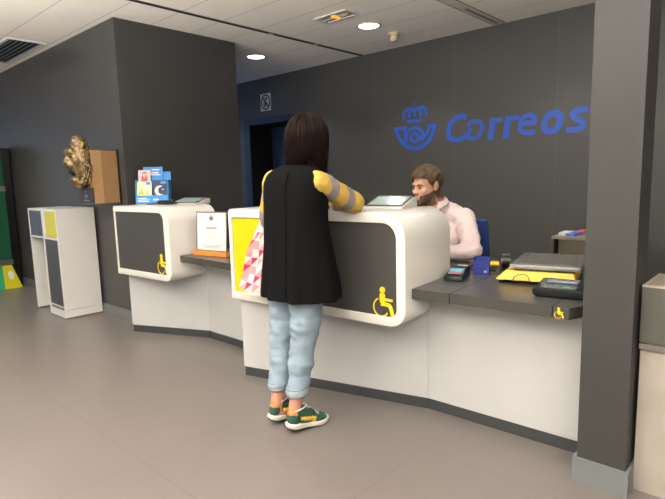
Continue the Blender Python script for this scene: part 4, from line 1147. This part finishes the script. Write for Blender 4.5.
# small card reader near the shell
t = thing('card_reader', (-1.44, 2.66, .757), 'small black card reader with coloured screen beside the raised counter', 'card reader')
CF0 = frame_at((-1.478, 2.530, .757), 14); CF = lambda u, v, d: CF0(u*1.18, v*1.12, d*1.18)
bm = B(); tt = B()
loft(tt, [[(0, 0, 0), (.085, 0, 0), (.080, .18, 0), (.005, .18, 0)], [(0, 0, .022), (.085, 0, .022), (.080, .11, .062), (.005, .11, .062)], [(.012, .035, .036), (.073, .035, .036), (.070, .10, .062), (.015, .10, .062)]][:2])
for v in tt.verts: v.co = CF(v.co.x, v.co.z, -v.co.y)
merge(bm, tt); bxf(bm, CF, .008, .077, .09, .20, .0, .048, .01); bmesh.ops.bevel(bm, geom=[e for e in bm.edges], offset=.003, segments=1, affect='EDGES'); obj('case', bm, M_BLACK, t, smooth=40)
sc_ = B(); sl = lambda u, d: CF(u, .022+.364*d+.0035, -d)
for a in ((.012, .073, .022, .07, 0),):
    q = [sl(a[0], a[2]), sl(a[1], a[2]), sl(a[1], a[3]), sl(a[0], a[3])]; loft(sc_, [q, [x+Vector((0, 0, .003)) for x in q]])
se = obj('screen', sc_, mat('reader_screen', (120, 190, 210), .15), t)
b2 = B(); q = [sl(.014, .024)+Vector((0, 0, .004)), sl(.070, .024)+Vector((0, 0, .004)), sl(.070, .038)+Vector((0, 0, .004)), sl(.014, .038)+Vector((0, 0, .004))]; loft(b2, [q, [x+Vector((0, 0, .001)) for x in q]])
obj('screen_stripe', b2, mat('reader_red', (206, 92, 96), .3), se)
bm = B(); bxf(bm, CF, .02, .065, .11, .19, .048, .051, .001); obj('receipt_lid', bm, M_PAPER, t)
# metal clamp, blue box, tape dispenser, stamp
bm = B(); cyl(bm, (-1.56, 2.80, .785), (-1.50, 2.83, .785), .016); box(bm, -1.57, -1.49, 2.81, 2.85, .757, .795, .004); props(obj('metal_clamp', bm, mat('dull_steel', (130, 124, 116), .35, .8)), 'small dull metal hole punch behind the card reader', 'hole punch')
bm = B(); tube(bm, [(-1.50, 2.86, .772), (-1.44, 2.90, .768), (-1.36, 2.93, .764)], .004, 6); props(obj('black_pen', bm, M_BLACK, smooth=True), 'thin black pen lying between hole punch and blue box', 'pen')
t = thing('blue_box', (-1.39, 2.84, .757), 'small blue open cardboard box between card reader and yellow scale', 'box')
BX = frame_at((-1.435, 2.79, .757), 20)
bm = B()
bxf(bm, BX, 0, .09, 0, .003, 0, .085); bxf(bm, BX, 0, .09, .065, .068, 0, .100); bxf(bm, BX, 0, .003, .003, .065, 0, .095); bxf(bm, BX, .087, .09, .003, .065, 0, .09); bxf(bm, BX, .003, .087, .003, .065, 0, .004)
obj('box_walls', bm, mat('box_blue', (36, 52, 140), .5), t)
bm = B(); bxf(bm, BX, .060, .078, -.001, 0, .012, .026); obj('label_mark', bm, mat('mark_grey', (140, 150, 190), .5), t)
t = thing('tape_dispenser', (-1.40, 3.08, .757), 'black tape dispenser with yellow handle behind the blue box', 'tape dispenser')
obj('tape_roll', cyl(B(), (-1.385, 3.07, .805), (-1.345, 3.09, .805), .046, n=26), M_BLACK, t, smooth=40)
obj('roll_core', cyl(B(), (-1.388, 3.0685, .805), (-1.342, 3.0915, .805), .022, n=20), M_SILVER, t, smooth=40)
bm = B(); tube(bm, [(-1.40, 3.06, .785), (-1.46, 3.03, .785), (-1.52, 3.00, .78)], .016, 8); obj('yellow_handle', bm, M_SCALEY, t, smooth=True)
